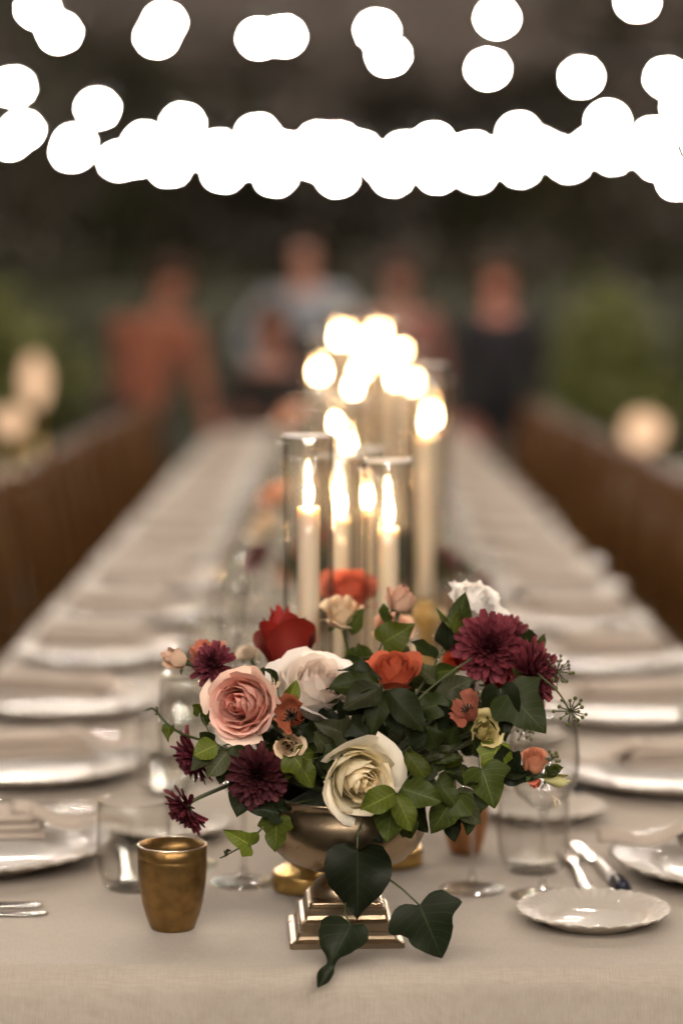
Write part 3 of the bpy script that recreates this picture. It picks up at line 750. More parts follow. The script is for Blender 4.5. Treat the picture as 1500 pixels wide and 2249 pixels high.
def umbel(label, px, py, d, rpx, face, n=17, seed=3, stem_px=None):
    rr = random.Random(seed); pos = P(px, py, d); s = rpx * PXM(d)
    t = thing('ivy_berry_umbel', label, 'berries', pos, 0, 'ivy berry clusters of the front bouquet'); t.matrix_basis = Matrix.LocRotScale(pos, orient(face), None)
    pts = [P(*p) for p in stem_px] + [pos]
    inv = t.matrix_basis.inverted()
    ob('stem', mesh('umbel_stem', *tube([inv @ p for p in smooth_path(pts, 6)], .0011, .0009, 6), MT['stem']), t)
    bm = cached('berry', lambda: mesh('berry', *lathe([(0.0, -.0019), (.0011, -.0016), (.0017, -.0004), (.0018, .0005), (.0012, .0013), (.0005, .0015), (.0, .0018)], 9), MT['berry']))
    for i in range(n):
        k = (i + .5) / n; an = i * 2.39996; el = R(80 - 105 * k + rr.uniform(-8, 8)); L = s * rr.uniform(.8, 1.05)
        e_ = V((math.cos(an) * math.cos(el), math.sin(an) * math.cos(el), math.sin(el))) * L
        st = ob('berry_stalk', mesh('berry_stalk', *tube([V((0, 0, 0)), e_ * .5 + V((0, 0, .0006)), e_], .0005, .0005, 5), MT['stem']), t)
        ob('berry', bm, t, e_, V(e_).to_track_quat('Z', 'Y'), rr.uniform(.85, 1.2))
    return t

PINK_IN, PINK_OUT = (.76, .36, .30), (.82, .60, .50)
rose('rose', 'blush pink rose with peach centre on the left of the front bouquet', 524, 1548, 2.29, 92, (-.34, -1, .12), (.90, .50, .42), (.90, .66, .58), 44, 11, roll=.4, c_last=(.91, .74, .62), hk=1.25, openk=.92, ruffle=.022, lift=.72)
rose('rose', 'large white rose in the upper middle of the front bouquet', 696, 1500, 2.335, 98, (.30, -.62, .66), (.93, .83, .75), (.93, .88, .83), 38, 5, hk=1.2, openk=.98, roll=2.0, c_last=(.93, .89, .85), ruffle=.02, lift=.62)
rose('rose', 'cream rose low at the front hanging over the compote rim', 797, 1715, 2.245, 100, (.32, -1, -.08), (.95, .86, .62), (.95, .90, .75), 36, 8, hk=1.2, openk=.95, roll=4.2, c_last=(.95, .90, .78), ruffle=.015, lift=.68)
rose('rose', 'coral orange rose above the dark leaves in the middle of front bouquet', 868, 1462, 2.335, 64, (.05, -.52, .85), (.58, .125, .06), (.58, .14, .07), 28, 17, hk=1.3, openk=.92, roll=1.1, lift=.7)
rose('rose', 'deep red rose seen from behind at the top left of bouquet', 624, 1398, 2.43, 84, (-.22, .28, .93), (.34, .010, .006), (.16, .012, .006), 18, 23, hk=1.75, openk=.84, roll=.3, lift=.58, wide=1.15)
rose('rose', 'dark red rose tucked under the largest burgundy chrysanthemum', 1096, 1500, 2.40, 46, (.45, -.6, .5), (.34, .014, .008), (.33, .02, .01), 20, 29, hk=1.0)
rose('rose', 'orange red rose bloom half hidden left of the largest chrysanthemum', 1020, 1446, 2.41, 40, (-.1, -.7, .6), (.55, .06, .02), (.5, .06, .02), 18, 31)
rose('rose', 'soft peach rose out of focus behind the coral orange rose', 858, 1376, 2.52, 48, (.0, -.6, .8), (.72, .40, .29), (.74, .48, .36), 22, 33)
rose('lisianthus', 'ruffled white lisianthus at the top right of bouquet', 1045, 1318, 2.42, 66, (.32, -.42, .85), (.90, .88, .85), (.92, .90, .88), 24, 41, hk=1.0, ruffle=.085, wide=1.1, cat='flower')
rose('lisianthus', 'creamy beige lisianthus standing at the top beside the red rose', 748, 1342, 2.47, 52, (-.12, -.4, .9), (.78, .60, .40), (.76, .60, .42), 16, 43, hk=1.2, ruffle=.08, cat='flower')
rose('lisianthus', 'small half-open peach lisianthus rising on its own stem at top', 878, 1312, 2.42, 46, (.14, -.05, 1), (.58, .33, .24), (.66, .42, .31), 9, 47, hk=1.35, openk=.95, ruffle=.06, t1=.88, cat='flower', target=P(850, 1420, 2.40))
rose('lisianthus', 'closed peach bud at the far left tip of bouquet', 380, 1447, 2.33, 42, (-.9, -.2, .38), (.66, .45, .33), (.70, .49, .36), 9, 51, hk=1.35, openk=.82, ruffle=.03, t1=.8, cat='flower bud', target=P(490, 1540, 2.34))
rose('lisianthus', 'coral ruffled bloom behind the left chrysanthemum', 446, 1432, 2.37, 46, (-.25, -.2, .95), (.58, .20, .13), (.60, .25, .17), 12, 53, hk=1.25, ruffle=.06, cat='flower', target=P(520, 1560, 2.36))
rose('lisianthus', 'tiny beige rosebud below the dark-hearted coral flower', 632, 1638, 2.262, 36, (-.05, -1, .1), (.60, .43, .26), (.70, .54, .38), 14, 57, hk=1.0, openk=.95, ruffle=.03, cat='flower bud')
rose('lisianthus', 'pale yellow green lisianthus at right under the dusty coral flower', 1066, 1606, 2.29, 42, (.35, -.9, .25), (.58, .50, .20), (.68, .58, .29), 12, 59, hk=1.15, ruffle=.05, cat='flower')
rose('rose', 'round peach rosebud on the right edge of bouquet', 1172, 1668, 2.29, 56, (.12, -.35, .93), (.58, .21, .12), (.62, .27, .16), 12, 61, hk=1.0, openk=.85, t1=.72, lift=.6, target=P(1112, 1702, 2.30))
rose('rose', 'small coral red bud hanging under the right peach rosebud', 1172, 1716, 2.295, 28, (.10, -.4, -.9), (.58, .12, .06), (.60, .15, .08), 7, 63, hk=1.3, openk=.9, t1=.7, cat='flower bud', target=P(1166, 1690, 2.30))
rose('lisianthus', 'greenish cream bud pointing right at the far right of bouquet', 1224, 1712, 2.285, 40, (1, -.25, -.15), (.55, .53, .24), (.58, .54, .26), 7, 65, hk=1.35, openk=.85, t1=.8, cat='flower bud', target=P(1150, 1695, 2.30))
rose('lisianthus', 'cream waxy petals between pink rose and white rose', 590, 1500, 2.325, 30, (.3, -.7, .6), (.76, .64, .45), (.80, .68, .50), 7, 67, t1=.9, cat='flower')
rose('lisianthus', 'pale blurred bloom left of the red rose', 546, 1434, 2.50, 30, (-.3, -.4, .8), (.62, .50, .38), (.66, .55, .42), 10, 69, cat='flower')
rose('rose', 'large out of focus coral rose rising between the front candles', 768, 1292, 2.70, 70, (.05, -.45, .9), (.62, .15, .09), (.64, .19, .12), 24, 83, hk=1.0)
open_flower('dark-hearted coral flower between the pink rose and white rose', 640, 1572, 2.262, 56, (-.05, -1, .45), (.38, .085, .04), (.46, .15, .08), 71, 5)
open_flower('dusty coral trumpet flower right of centre above the yellow lisianthus', 1028, 1562, 2.285, 52, (-.25, -.75, .65), (.40, .11, .075), (.46, .18, .12), 73, 5)
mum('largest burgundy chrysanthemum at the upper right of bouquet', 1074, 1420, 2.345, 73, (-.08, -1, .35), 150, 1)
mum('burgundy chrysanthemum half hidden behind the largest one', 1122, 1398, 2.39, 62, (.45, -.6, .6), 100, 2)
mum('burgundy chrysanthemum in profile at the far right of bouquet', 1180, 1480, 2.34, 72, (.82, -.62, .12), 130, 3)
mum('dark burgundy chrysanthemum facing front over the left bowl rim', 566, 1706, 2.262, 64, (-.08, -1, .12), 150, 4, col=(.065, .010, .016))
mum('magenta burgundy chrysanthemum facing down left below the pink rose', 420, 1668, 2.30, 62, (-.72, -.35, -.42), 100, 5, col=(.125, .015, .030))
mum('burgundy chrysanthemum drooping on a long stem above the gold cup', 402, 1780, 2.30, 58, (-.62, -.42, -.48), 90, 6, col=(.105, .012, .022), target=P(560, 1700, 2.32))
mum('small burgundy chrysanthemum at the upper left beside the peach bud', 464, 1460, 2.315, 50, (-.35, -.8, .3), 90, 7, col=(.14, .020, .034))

# traced greenery
sprig('trailing ivy with three dark heart leaves hanging before the vase foot', [(800, 1775, 2.27), (787, 1830, 2.245), (784, 1866, 2.238)], [
    (785, 1868, 786, 2024, 'heart', 'deep', .95, 2.238, 2.232, (.05, -1, .25)),
    (922, 1990, 972, 2108, 'ivy', 'deep', 1.12, 2.215, 2.205, (-.05, -1, .35)),
    (772, 2030, 698, 2172, 'tail', 'deep', .85, 2.215, 2.178, (-.35, -1, .2)),
    (800, 1830, 840, 1850, 'ovate', 'deep', 1.0, 2.26, 2.25)], d=2.24, name='ivy_vine')
for nm, pts in (('right', [(845, 1925, 2.238), (885, 1955, 2.225), (922, 1990, 2.215)]), ('left', [(760, 1975, 2.243), (757, 2005, 2.225), (768, 2032, 2.215)])):
    par = bpy.data.objects['ivy_vine']; o0 = par.matrix_basis.translation
    ob('stem', mesh('vine_stem', *tube([P(*p) - o0 for p in pts], .0012, .001, 6), MT['stem']), par)
sprig('thin ivy shoot trailing down left from the bowl rim', [(650, 1765, 2.29), (600, 1797, 2.275), (545, 1850, 2.265), (508, 1873, 2.262), (483, 1886, 2.26)], [
    (552, 1858, 500, 1828, 'ivy', 'lite', .75, 2.265), (608, 1800, 604, 1874, 'ivy', 'lite', .95, 2.268, 2.262), (612, 1786, 548, 1770, 'ivy', 'deep', .7, 2.27),
    (500, 1876, 492, 1868, 'ovate', 'mid', 1, 2.262), (640, 1775, 600, 1768, 'ovate', 'deep', .9, 2.28)], name='ivy_vine')
sprig('curling ivy tendril reaching up left beside the pink rose', [(480, 1640, 2.31), (400, 1612, 2.29), (365, 1588, 2.285), (345, 1565, 2.285), (333, 1556, 2.285), (325, 1560, 2.285)], [
    (372, 1598, 366, 1622, 'heart', 'lite', .9, 2.285), (346, 1566, 349, 1556, 'ovate', 'mid', .9, 2.285), (327, 1560, 320, 1562, 'ovate', 'lite', .8, 2.285)], name='ivy_tendril', rad=.0014)
sprig('veined rose leaves fanning out below the coral orange rose', [(845, 1560, 2.30), (840, 1512, 2.29)], [
    (832, 1502, 716, 1514, 'ovate', 'mid', .85, 2.285, 2.28, (0, -.8, .7)), (838, 1494, 750, 1460, 'ovate', 'dark', .75, 2.30, 2.295, (.1, -.7, .8)),
    (838, 1508, 752, 1562, 'ovate', 'grey', .98, 2.275, 2.262, (-.1, -1, .5)), (842, 1520, 812, 1612, 'ovate', 'dark', .85, 2.27, 2.258, (-.4, -1, .3)),
    (850, 1515, 938, 1602, 'ovate', 'dark', .85, 2.272, 2.262, (.4, -1, .4)), (846, 1520, 884, 1616, 'ovate', 'deep', .8, 2.28, 2.268, (.1, -1, .3))])
sprig('rounded bright leaf beside the small peach lisianthus', [(830, 1440, 2.38), (850, 1410, 2.375)], [
    (842, 1412, 910, 1372, 'heart', 'lite', .95, 2.375, 2.37, (.1, -1, .2)), (800, 1460, 790, 1415, 'ovate', 'mid', 1.2, 2.40), (760, 1440, 800, 1445, 'ovate', 'mid', 1.3, 2.41), (855, 1370, 838, 1332, 'lance', 'mid', 1.9, 2.42), (770, 1395, 790, 1340, 'lance', 'mid', 1.8, 2.46)])
sprig('slender pointed leaves and bud under the white lisianthus', [(930, 1500, 2.36), (965, 1440, 2.36), (990, 1400, 2.37), (1012, 1345, 2.375)], [
    (978, 1432, 976, 1362, 'lance', 'deep', 1.6, 2.355), (1000, 1420, 1016, 1308, 'lance', 'mid', 1.5, 2.375), (985, 1432, 1002, 1340, 'lance', 'lite', 1.4, 2.368), (995, 1400, 962, 1338, 'lance', 'mid', .6, 2.37), (960, 1445, 900, 1412, 'ovate', 'dark', .7, 2.38), (1000, 1395, 1030, 1365, 'lance', 'lite', 1.5, 2.385), (945, 1480, 1010, 1470, 'ovate', 'mid', .8, 2.37)])
sprig('brown twig crossing in front of the red rose on the right', [(1020, 1548, 2.33), (1050, 1532, 2.325), (1120, 1508, 2.325), (1178, 1488, 2.33)], [
    (1030, 1540, 960, 1535, 'ovate', 'grey', .9, 2.32), (958, 1532, 1035, 1490, 'ovate', 'grey', .9, 2.335), (1150, 1500, 1130, 1470, 'lance', 'mid', 1, 2.34)], rad=.0022)
sprig('big glossy ivy leaves under the profile chrysanthemum', [(1060, 1560, 2.32), (1105, 1525, 2.315), (1140, 1525, 2.31)], [
    (1118, 1526, 1200, 1604, 'ivy', 'dark', 1.0, 2.305, 2.285, (.1, -1, .35)), (1098, 1512, 1110, 1632, 'heart', 'dark', .72, 2.31, 2.30, (-.1, -1, .25)),
    (1150, 1432, 1158, 1378, 'ovate', 'dark', 1.2, 2.37), (1172, 1440, 1195, 1405, 'lance', 'mid', 1.6, 2.38), (1120, 1470, 1165, 1450, 'ovate', 'dark', 1, 2.38)])
sprig('dark long leaves around the right peach rosebud', [(1040, 1705, 2.31), (1100, 1702, 2.30), (1190, 1700, 2.29)], [
    (1185, 1692, 1068, 1694, 'lance', 'dark', 1.1, 2.288, 2.285, (0, -.6, .8)), (1180, 1708, 1075, 1708, 'lance', 'deep', 1.3, 2.285, 2.28, (0, -1, -.2)),
    (1112, 1698, 1098, 1634, 'ovate', 'deep', 1.0, 2.29), (1116, 1696, 1138, 1652, 'ovate', 'deep', 1.0, 2.288), (1092, 1640, 1070, 1722, 'ivy', 'lite', .8, 2.29, 2.28), (1195, 1700, 1240, 1685, 'ovate', 'lite', .8, 2.285), (1200, 1695, 1225, 1690, 'ovate', 'mid', .9, 2.28)])
sprig('ivy leaves spilling over the right rim of the bowl', [(940, 1740, 2.29), (1000, 1745, 2.27), (1060, 1740, 2.27)], [
    (1058, 1690, 1088, 1776, 'ivy', 'mid', 1.0, 2.275, 2.265), (1000, 1702, 1018, 1658, 'heart', 'lite', 1.0, 2.275), (975, 1690, 1052, 1716, 'lance', 'dark', 1.7, 2.265, 2.26, (0, -.7, .7)),
    (1000, 1758, 1058, 1808, 'ivy', 'grey', .9, 2.265, 2.255), (1000, 1745, 948, 1832, 'ivy', 'mid', .85, 2.262, 2.25), (960, 1720, 1010, 1770, 'ivy', 'mid', .9, 2.262, 2.25), (1025, 1755, 1030, 1835, 'ivy', 'dark', .8, 2.275, 2.265), (985, 1790, 1000, 1850, 'ivy', 'dark', .9, 2.285, 2.275), (1050, 1660, 1040, 1620, 'ovate', 'dark', 1, 2.30)])
sprig('bright green leaves overlapping the lower right of cream rose', [(900, 1690, 2.27), (880, 1735, 2.245)], [
    (868, 1742, 790, 1782, 'ovate', 'lite', 1.0, 2.225, 2.208, (-.1, -1, .5)), (868, 1745, 908, 1824, 'ovate', 'lite', .95, 2.228, 2.215, (.2, -1, .3)), (862, 1752, 850, 1852, 'ovate', 'mid', 1.0, 2.235, 2.228, (-.1, -1, .2)),
    (880, 1732, 972, 1762, 'ovate', 'mid', 1.0, 2.24, 2.232), (892, 1652, 948, 1722, 'ovate', 'lite', .8, 2.25, 2.24, (.1, -1, .5)), (905, 1700, 960, 1700, 'ovate', 'dark', 1.1, 2.255), (900, 1760, 940, 1830, 'ovate', 'dark', 1.0, 2.25), (888, 1840, 915, 1790, 'ovate', 'mid', 1.0, 2.25)])
sprig('light green ivy leaves under the tiny beige rosebud', [(680, 1640, 2.30), (655, 1665, 2.275)], [
    (645, 1662, 694, 1728, 'ivy', 'lite', .85, 2.262, 2.252, (.2, -1, .4)), (655, 1668, 612, 1716, 'ivy', 'lite', .8, 2.265, 2.258), (670, 1650, 688, 1622, 'ivy', 'mid', .9, 2.275), (700, 1665, 735, 1690, 'ovate', 'dark', 1, 2.27)])
sprig('dark ivy leaves drooping between the left chrysanthemum and bowl', [(590, 1700, 2.30), (550, 1700, 2.285)], [
    (552, 1694, 520, 1797, 'ivy', 'dark', .88, 2.285, 2.272, (-.2, -1, .3)), (600, 1770, 560, 1762, 'ovate', 'deep', 1, 2.285), (520, 1690, 500, 1650, 'ovate', 'dark', 1.1, 2.29)])
sprig('grey green curled leaves left under the blush pink rose', [(540, 1640, 2.31), (480, 1640, 2.295)], [
    (478, 1636, 424, 1660, 'ovate', 'lite', 1.3, 2.27, 2.262), (470, 1645, 418, 1690, 'ovate', 'grey', .9, 2.272), (500, 1650, 455, 1710, 'ovate', 'grey', 1.0, 2.275), (510, 1640, 545, 1690, 'ovate', 'dark', 1.2, 2.28), (470, 1630, 440, 1612, 'ovate', 'dark', 1.1, 2.29), (455, 1600, 452, 1528, 'lance', 'mid', 1.0, 2.31), (440, 1565, 422, 1550, 'ovate', 'lite', 1.2, 2.31), (500, 1670, 480, 1720, 'ovate', 'dark', 1.1, 2.285)])
sprig('single leaf between pink rose and the white rose', [(620, 1560, 2.32), (630, 1540, 2.30)], [(632, 1545, 652, 1498, 'ovate', 'lite', 1.0, 2.285, 2.28), (610, 1510, 563, 1474, 'ovate', 'dark', 1.1, 2.33), (575, 1470, 600, 1500, 'ovate', 'dark', 1.0, 2.335)])
sprig('small variegated ivy leaves in the dark middle of bouquet', [(790, 1600, 2.30), (745, 1600, 2.27), (700, 1600, 2.27)], [
    (755, 1612, 700, 1586, 'ivy', 'grey', .8, 2.262), (715, 1640, 690, 1608, 'ivy', 'grey', .8, 2.262), (738, 1640, 712, 1672, 'ivy', 'dark', .9, 2.262), (770, 1590, 810, 1620, 'ivy', 'dark', .9, 2.265), (690, 1610, 655, 1600, 'ivy', 'dark', .9, 2.268), (760, 1570, 745, 1540, 'ivy', 'deep', .9, 2.28)])
sprig('feathery leaves on the right under the cream rose shoulder', [(930, 1660, 2.29), (960, 1660, 2.275), (1000, 1640, 2.275)], [
    (930, 1668, 1000, 1640, 'lance', 'grey', 1.0, 2.262), (940, 1665, 1010, 1665, 'lance', 'mid', 1.2, 2.262), (970, 1660, 950, 1700, 'ovate', 'dark', 1, 2.265), (960, 1650, 945, 1600, 'ovate', 'dark', 1.2, 2.28), (985, 1640, 1000, 1590, 'ovate', 'dark', 1.2, 2.29), (900, 1640, 935, 1610, 'ovate', 'deep', 1.2, 2.28), (920, 1560, 985, 1540, 'ovate', 'dark', 1.3, 2.30), (960, 1590, 985, 1550, 'ovate', 'deep', 1.4, 2.30)])
umbel('ivy berry cluster lowest on the right, standing clear of leaves', 1252, 1563, 2.30, 36, (.2, -1, .15), 19, 3, [(1180, 1480, 2.33), (1225, 1520, 2.31)])
umbel('ivy berry cluster at the top right behind profile chrysanthemum', 1222, 1475, 2.345, 38, (.7, -.7, .3), 19, 4, [(1150, 1500, 2.36), (1190, 1490, 2.35)])
umbel('slightly blurred ivy berry cluster below the big ivy leaves', 1152, 1592, 2.385, 36, (.1, -1, -.3), 17, 5, [(1080, 1560, 2.38), (1120, 1575, 2.385)])
umbel('little ivy berry cluster above the greenish right bud', 1212, 1668, 2.33, 20, (.4, -.9, .6), 10, 6, [(1150, 1690, 2.32), (1185, 1685, 2.33)])
# filler greenery inside the dome
fr = random.Random(77)
for k in range(30):
    an = k * 2.39996; rad = math.sqrt((k + .5) / 30)
    if rad * math.cos(an) > .62 and rad * math.sin(an) > .2: continue
    px = 800 + 260 * rad * math.cos(an); py = 1600 + 135 * rad * math.sin(an); d = 2.31 + .07 * rad + fr.uniform(-.01, .05)
    lv = []
    for q in range(11):
        a = fr.uniform(0, 6.28); L = fr.uniform(26, 60)
        bx, by = px + fr.uniform(-30, 30), py + fr.uniform(-26, 26)
        lv.append((bx, by, bx + L * math.cos(a), by + L * math.sin(a) * .8, fr.choice(['ivy', 'ovate', 'ovate', 'heart']), fr.choice(['deep', 'dark', 'dark', 'mid', 'mid', 'grey']), 1.1, d + fr.uniform(-.01, .05)))
    sprig('dark leafy sprig tucked deep between the flowers of front bouquet', [(px * .5 + 400, py * .5 + 830, d + .03), (px, py, d + .01)], lv, d=d, group='filler sprigs inside the front bouquet')
# a last dried twig or two standing out
sprig('thin wiry stems rising between coral rose and chrysanthemum', [(900, 1560, 2.33), (960, 1500, 2.33), (1036, 1446, 2.33)], [(960, 1500, 905, 1455, 'ovate', 'grey', .7, 2.36), (905, 1580, 900, 1530, 'lance', 'mid', 1, 2.33)], rad=.0013)

# ------------------------------------------------------------------ arrangements further down the table (out of focus)
def far_compote(y, x, label):
    t = thing('compote_vase', label, 'vase', (x, y, TZ), R(4), 'compote vases down the table')
    for nm, o_ in [(c.name.split('.')[0], c) for c in vase.children]:
        c = o_.copy(); C.objects.link(c); c.parent = t
        if nm == 'bowl':
            for gch in o_.children:
                d_ = gch.copy(); C.objects.link(d_); d_.parent = c
def far_bunch(d, items, greens, tagw, xc):
    far_compote(d, xc, f'metal footed compote vase of the {tagw} flower arrangement')
    tgt = V((xc, d, TZ + .13)); gname = f'flowers of the {tagw} arrangement'
    for i, (kind, px, py, rpx, ci, co, lab) in enumerate(items):
        dd = d + random.Random(i).uniform(-.06, .06); f = V((P(px, py, dd).x - xc, -.08, P(px, py, dd).z - TZ - .1))
        if kind == 'mum': mum(f'{lab} in the {tagw} arrangement', px, py, dd, rpx, f, 60, 100 + i, ci, group=gname, target=tgt)
        else: rose('rose', f'{lab} in the {tagw} arrangement', px, py, dd, rpx, f, ci, co, 16, 200 + i, group=gname, target=tgt, det=6)
    rr = random.Random(int(d * 10))
    for k in range(greens):
        an = k * 2.39996; t = thing('foliage_sprig', f'leafy green sprig filling the {tagw} arrangement', 'foliage', tgt, 0, f'greenery of the {tagw} arrangement'); t.matrix_basis = Matrix.Translation(tgt)
        dr = V((math.cos(an) * .9, math.sin(an) * .6, .25 + .5 * rr.random())).normalized(); tip = tgt + dr * rr.uniform(.10, .17)
        ob('stem', mesh('sprig_stem', *tube([V((0, 0, 0)), (tip - tgt) * .5 + V((0, 0, .01)), tip - tgt], .002, .001, 5), MT['stem']), t)
        for q in range(7):
            b0 = tgt.lerp(tip, .3 + .7 * q / 6); e_ = V((rr.uniform(-1, 1), rr.uniform(-1, 1), rr.uniform(-.3, .8))).normalized()
            add_leaf(t, b0, b0 + e_ * rr.uniform(.03, .05), rr.choice(['ovate', 'ivy']), rr.choice(['dark', 'mid', 'lite']), 1.0)
CORAL, PEACH, CREAM, BURG = ((.60, .12, .06), (.62, .15, .08)), ((.72, .36, .22), (.74, .44, .3)), ((.74, .6, .42), (.76, .64, .48)), ((.14, .012, .028), None)
far_bunch(3.85, [('rose', 762, 1290, 62, *CORAL, 'large coral rose'), ('mum', 986, 1228, 34, *BURG, 'burgundy mum standing high on the right'), ('mum', 1062, 1290, 34, *BURG, 'low burgundy mum on the right'), ('rose', 600, 1085, 40, *PEACH, 'peach rose highest on the left'), ('rose', 578, 1150, 42, *CREAM, 'cream rose on the left'), ('mum', 566, 1222, 40, *BURG, 'burgundy mum low on the left'), ('rose', 640, 1240, 46, *PEACH, 'peach rose in the left middle'), ('rose', 880, 1280, 46, *CREAM, 'cream rose right of centre'), ('rose', 690, 1190, 44, *CORAL, 'coral rose upper middle'), ('rose', 1010, 1330, 40, *PEACH, 'low peach rose on the right')], 14, 'second', .04)
far_bunch(6.6, [('rose', 640, 905, 36, *PEACH, 'peach rose on the left'), ('rose', 800, 930, 36, *CORAL, 'coral rose in the middle'), ('mum', 900, 950, 26, *BURG, 'burgundy mum on the right'), ('rose', 700, 960, 34, *CREAM, 'cream rose low on the left'), ('rose', 870, 900, 30, *CREAM, 'cream rose on the right')], 10, 'third', .04)

# ------------------------------------------------------------------ festoon lights
def globe_mesh():
    r = .028
    prof = [(.0105, .036)] + [(r * math.sin(a), r * math.cos(a)) for a in [R(22 + 158 * i / 9) for i in range(10)]]
    prof[-1] = (.0003, -r)
    return mesh('bulb_globe', *lathe_open(prof, 14), MT['bulb'])
def festoon(label, rows):
    """rows of bulb positions; one cable runs through all of them"""
    allp = [p for r in rows for p in r]
    t = thing('festoon_light_string', label, 'string lights', allp[0], 0, 'festoon light strings overhead')
    o0 = V(allp[0]); path = []
    for p in allp: path.append(V(p) - o0 + V((0, 0, .11)))
    pts = []
    for i in range(len(path) - 1):
        L = (path[i + 1] - path[i]).length
        for k in range(3):
            q = path[i].lerp(path[i + 1], k / 3); q.z -= .02 * math.sin(math.pi * k / 3) * min(1, L); pts.append(q)
    pts.append(path[-1])
    ob('cable', mesh('cable', *tube(pts, .004, .004, 5), MT['socket']), t)
    sm = cached('socket', lambda: mesh('bulb_socket', *lathe([(.012, .026), (.014, .031), (.014, .07), (.010, .082), (.006, .112)], 10), MT['socket']))
    for p in allp:
        b_ = ob('bulb', cached('globe', globe_mesh), t, V(p) - o0)
        ob('socket', sm, b_)
    return t
def extend(row, n, step, rise):
    a, b_ = V(row[0]), V(row[-1])
    left = [a + V((-step * (i + 1), 0, rise * (i + 1) ** 1.3)) for i in range(n)][::-1]
    right = [b_ + V((step * (i + 1), 0, rise * (i + 1) ** 1.3)) for i in range(n)]
    return left + [V(p) for p in row] + right
def px_row(d, pts): return [P(x, y, d) for x, y in pts]
r1 = extend(px_row(12.0, [(83, 18), (360, 48), (622, 78), (828, 65), (1092, 38), (1400, 0)]), 3, .6, .06)
r2 = extend(px_row(13.2, [(130, 70), (345, 80), (570, 83), (853, 120), (1072, 150), (1277, 168), (1465, 170)]), 3, .55, .04)
rA = extend(px_row(16.0, [(30, 190), (215, 237), (402, 270), (566, 294), (744, 312), (952, 312), (1140, 290), (1335, 264), (1500, 232)]), 3, .54, .09)
rB = extend(px_row(19.0, [(48, 285), (165, 315), (318, 310), (480, 328), (628, 332), (790, 330), (888, 332), (1040, 332), (1188, 325), (1300, 322), (1438, 300)]), 3, .55, .06)
rC = extend(px_row(23.0, [(50, 285), (158, 332), (262, 352), (372, 366), (490, 378), (605, 386), (740, 388), (862, 386), (960, 380), (1045, 378), (1142, 366), (1250, 356), (1345, 338), (1445, 352), (1490, 395)]), 3, .52, .05)
def over(y, z=2.72, n=9, w_=.72, x0=.05): return [V((x0 + (i - (n - 1) / 2) * w_, y, z + .018 * (i - (n - 1) / 2) ** 2)) for i in range(n)]  # unseen bulb rows above and behind the camera, added as fill light
festoon('nearest string of round bulbs swooping across the top, plus added unseen fill rows', [r1, over(9.3, n=8)[::-1], over(6.7, n=7), over(4.3, n=6)[::-1], over(-.5, 3.25, n=15, w_=.42), over(-1.8, 3.25, n=15, w_=.42)[::-1], over(-3.2, 3.25, n=15, w_=.42), over(-4.8, 3.25, n=15, w_=.42)[::-1]])
festoon('second string of bulbs sloping down to the right near the top', [r2])
festoon('upper string of the crowded far rows of bulbs', [rA])
festoon('middle string of the crowded far rows of bulbs', [rB])
rD = extend(px_row(21.0, [(300, 345), (430, 330), (545, 350), (690, 352), (700, 308), (835, 355), (925, 350), (1000, 340), (1085, 345), (1225, 340), (1405, 325)]), 3, .55, .06)
festoon('string of bulbs hanging just above the lowest far row', [rD])
festoon('lowest, farthest string of the crowded rows of bulbs', [rC])

# ------------------------------------------------------------------ side tables with glowing lanterns
def side_table(label, x, y):
    t = thing('side_table', label, 'table', (x, y, 0), 0, 'round side tables')
    ob('tabletop', cached('st_top', lambda: mesh('side_tabletop', *lathe([(0, .715), (.27, .715), (.28, .72), (.28, .735), (.27, .74), (0, .74)], 36), MT['wood'])), t)
    ob('pedestal', cached('st_ped', lambda: mesh('side_pedestal', *lathe([(.16, 0), (.16, .02), (.04, .05), (.03, .4), (.04, .68), (.08, .716)], 20), MT['wood'])), t)
def lantern(label, x, y, zc, r, tall=1.0):
    """frosted glass globe on a slim brass foot"""
    t = thing('table_lantern', label, 'lantern', (x, y, .741), 0, 'lit frosted lanterns'); zc -= .741
    zb = zc - r * tall * .97
    ob('base', mesh('lantern_base', *lathe([(0, 0), (.045, 0), (.045, .008), (.014, .014), (.010, max(.016, zb - .012)), (.022, max(.018, zb - .002)), (.024, max(.02, zb + .006))], 24), MT['brass']), t)
    ob('glass_shade', mesh('lantern_shade', *lathe_open([(max(.0004, r * math.sin(a)), zc - r * tall * math.cos(a)) for a in [math.pi * i / 12 for i in range(13)]], 24), MT['lantern']), t)
side_table('round side table with lanterns beyond the left chairs', -1.25, 9.0)
lantern('low glowing lantern at the left picture edge', P(28, 925, 9.0).x, 8.95, P(28, 925, 9.0).z, .055)
lantern('taller glowing lantern behind the low one on the left', P(84, 830, 9.2).x, 9.1, P(78, 835, 9.2).z, .045, 2.3)
wine_glass('wine glass on the left side table', (-1.33, 8.92, .741), 'glasses on side tables')
side_table('round side table with lantern beyond the right chairs', 1.28, 9.0)
lantern('glowing lantern near the right picture edge', P(1412, 945, 9.0).x, 8.98, P(1412, 945, 9.0).z, .075)
wine_glass('wine glass left on the right side table', (1.30, 9.02, .741), 'glasses on side tables')
wine_glass('wine glass at the right rim of right side table', (1.42, 8.95, .741), 'glasses on side tables', shape='slim')

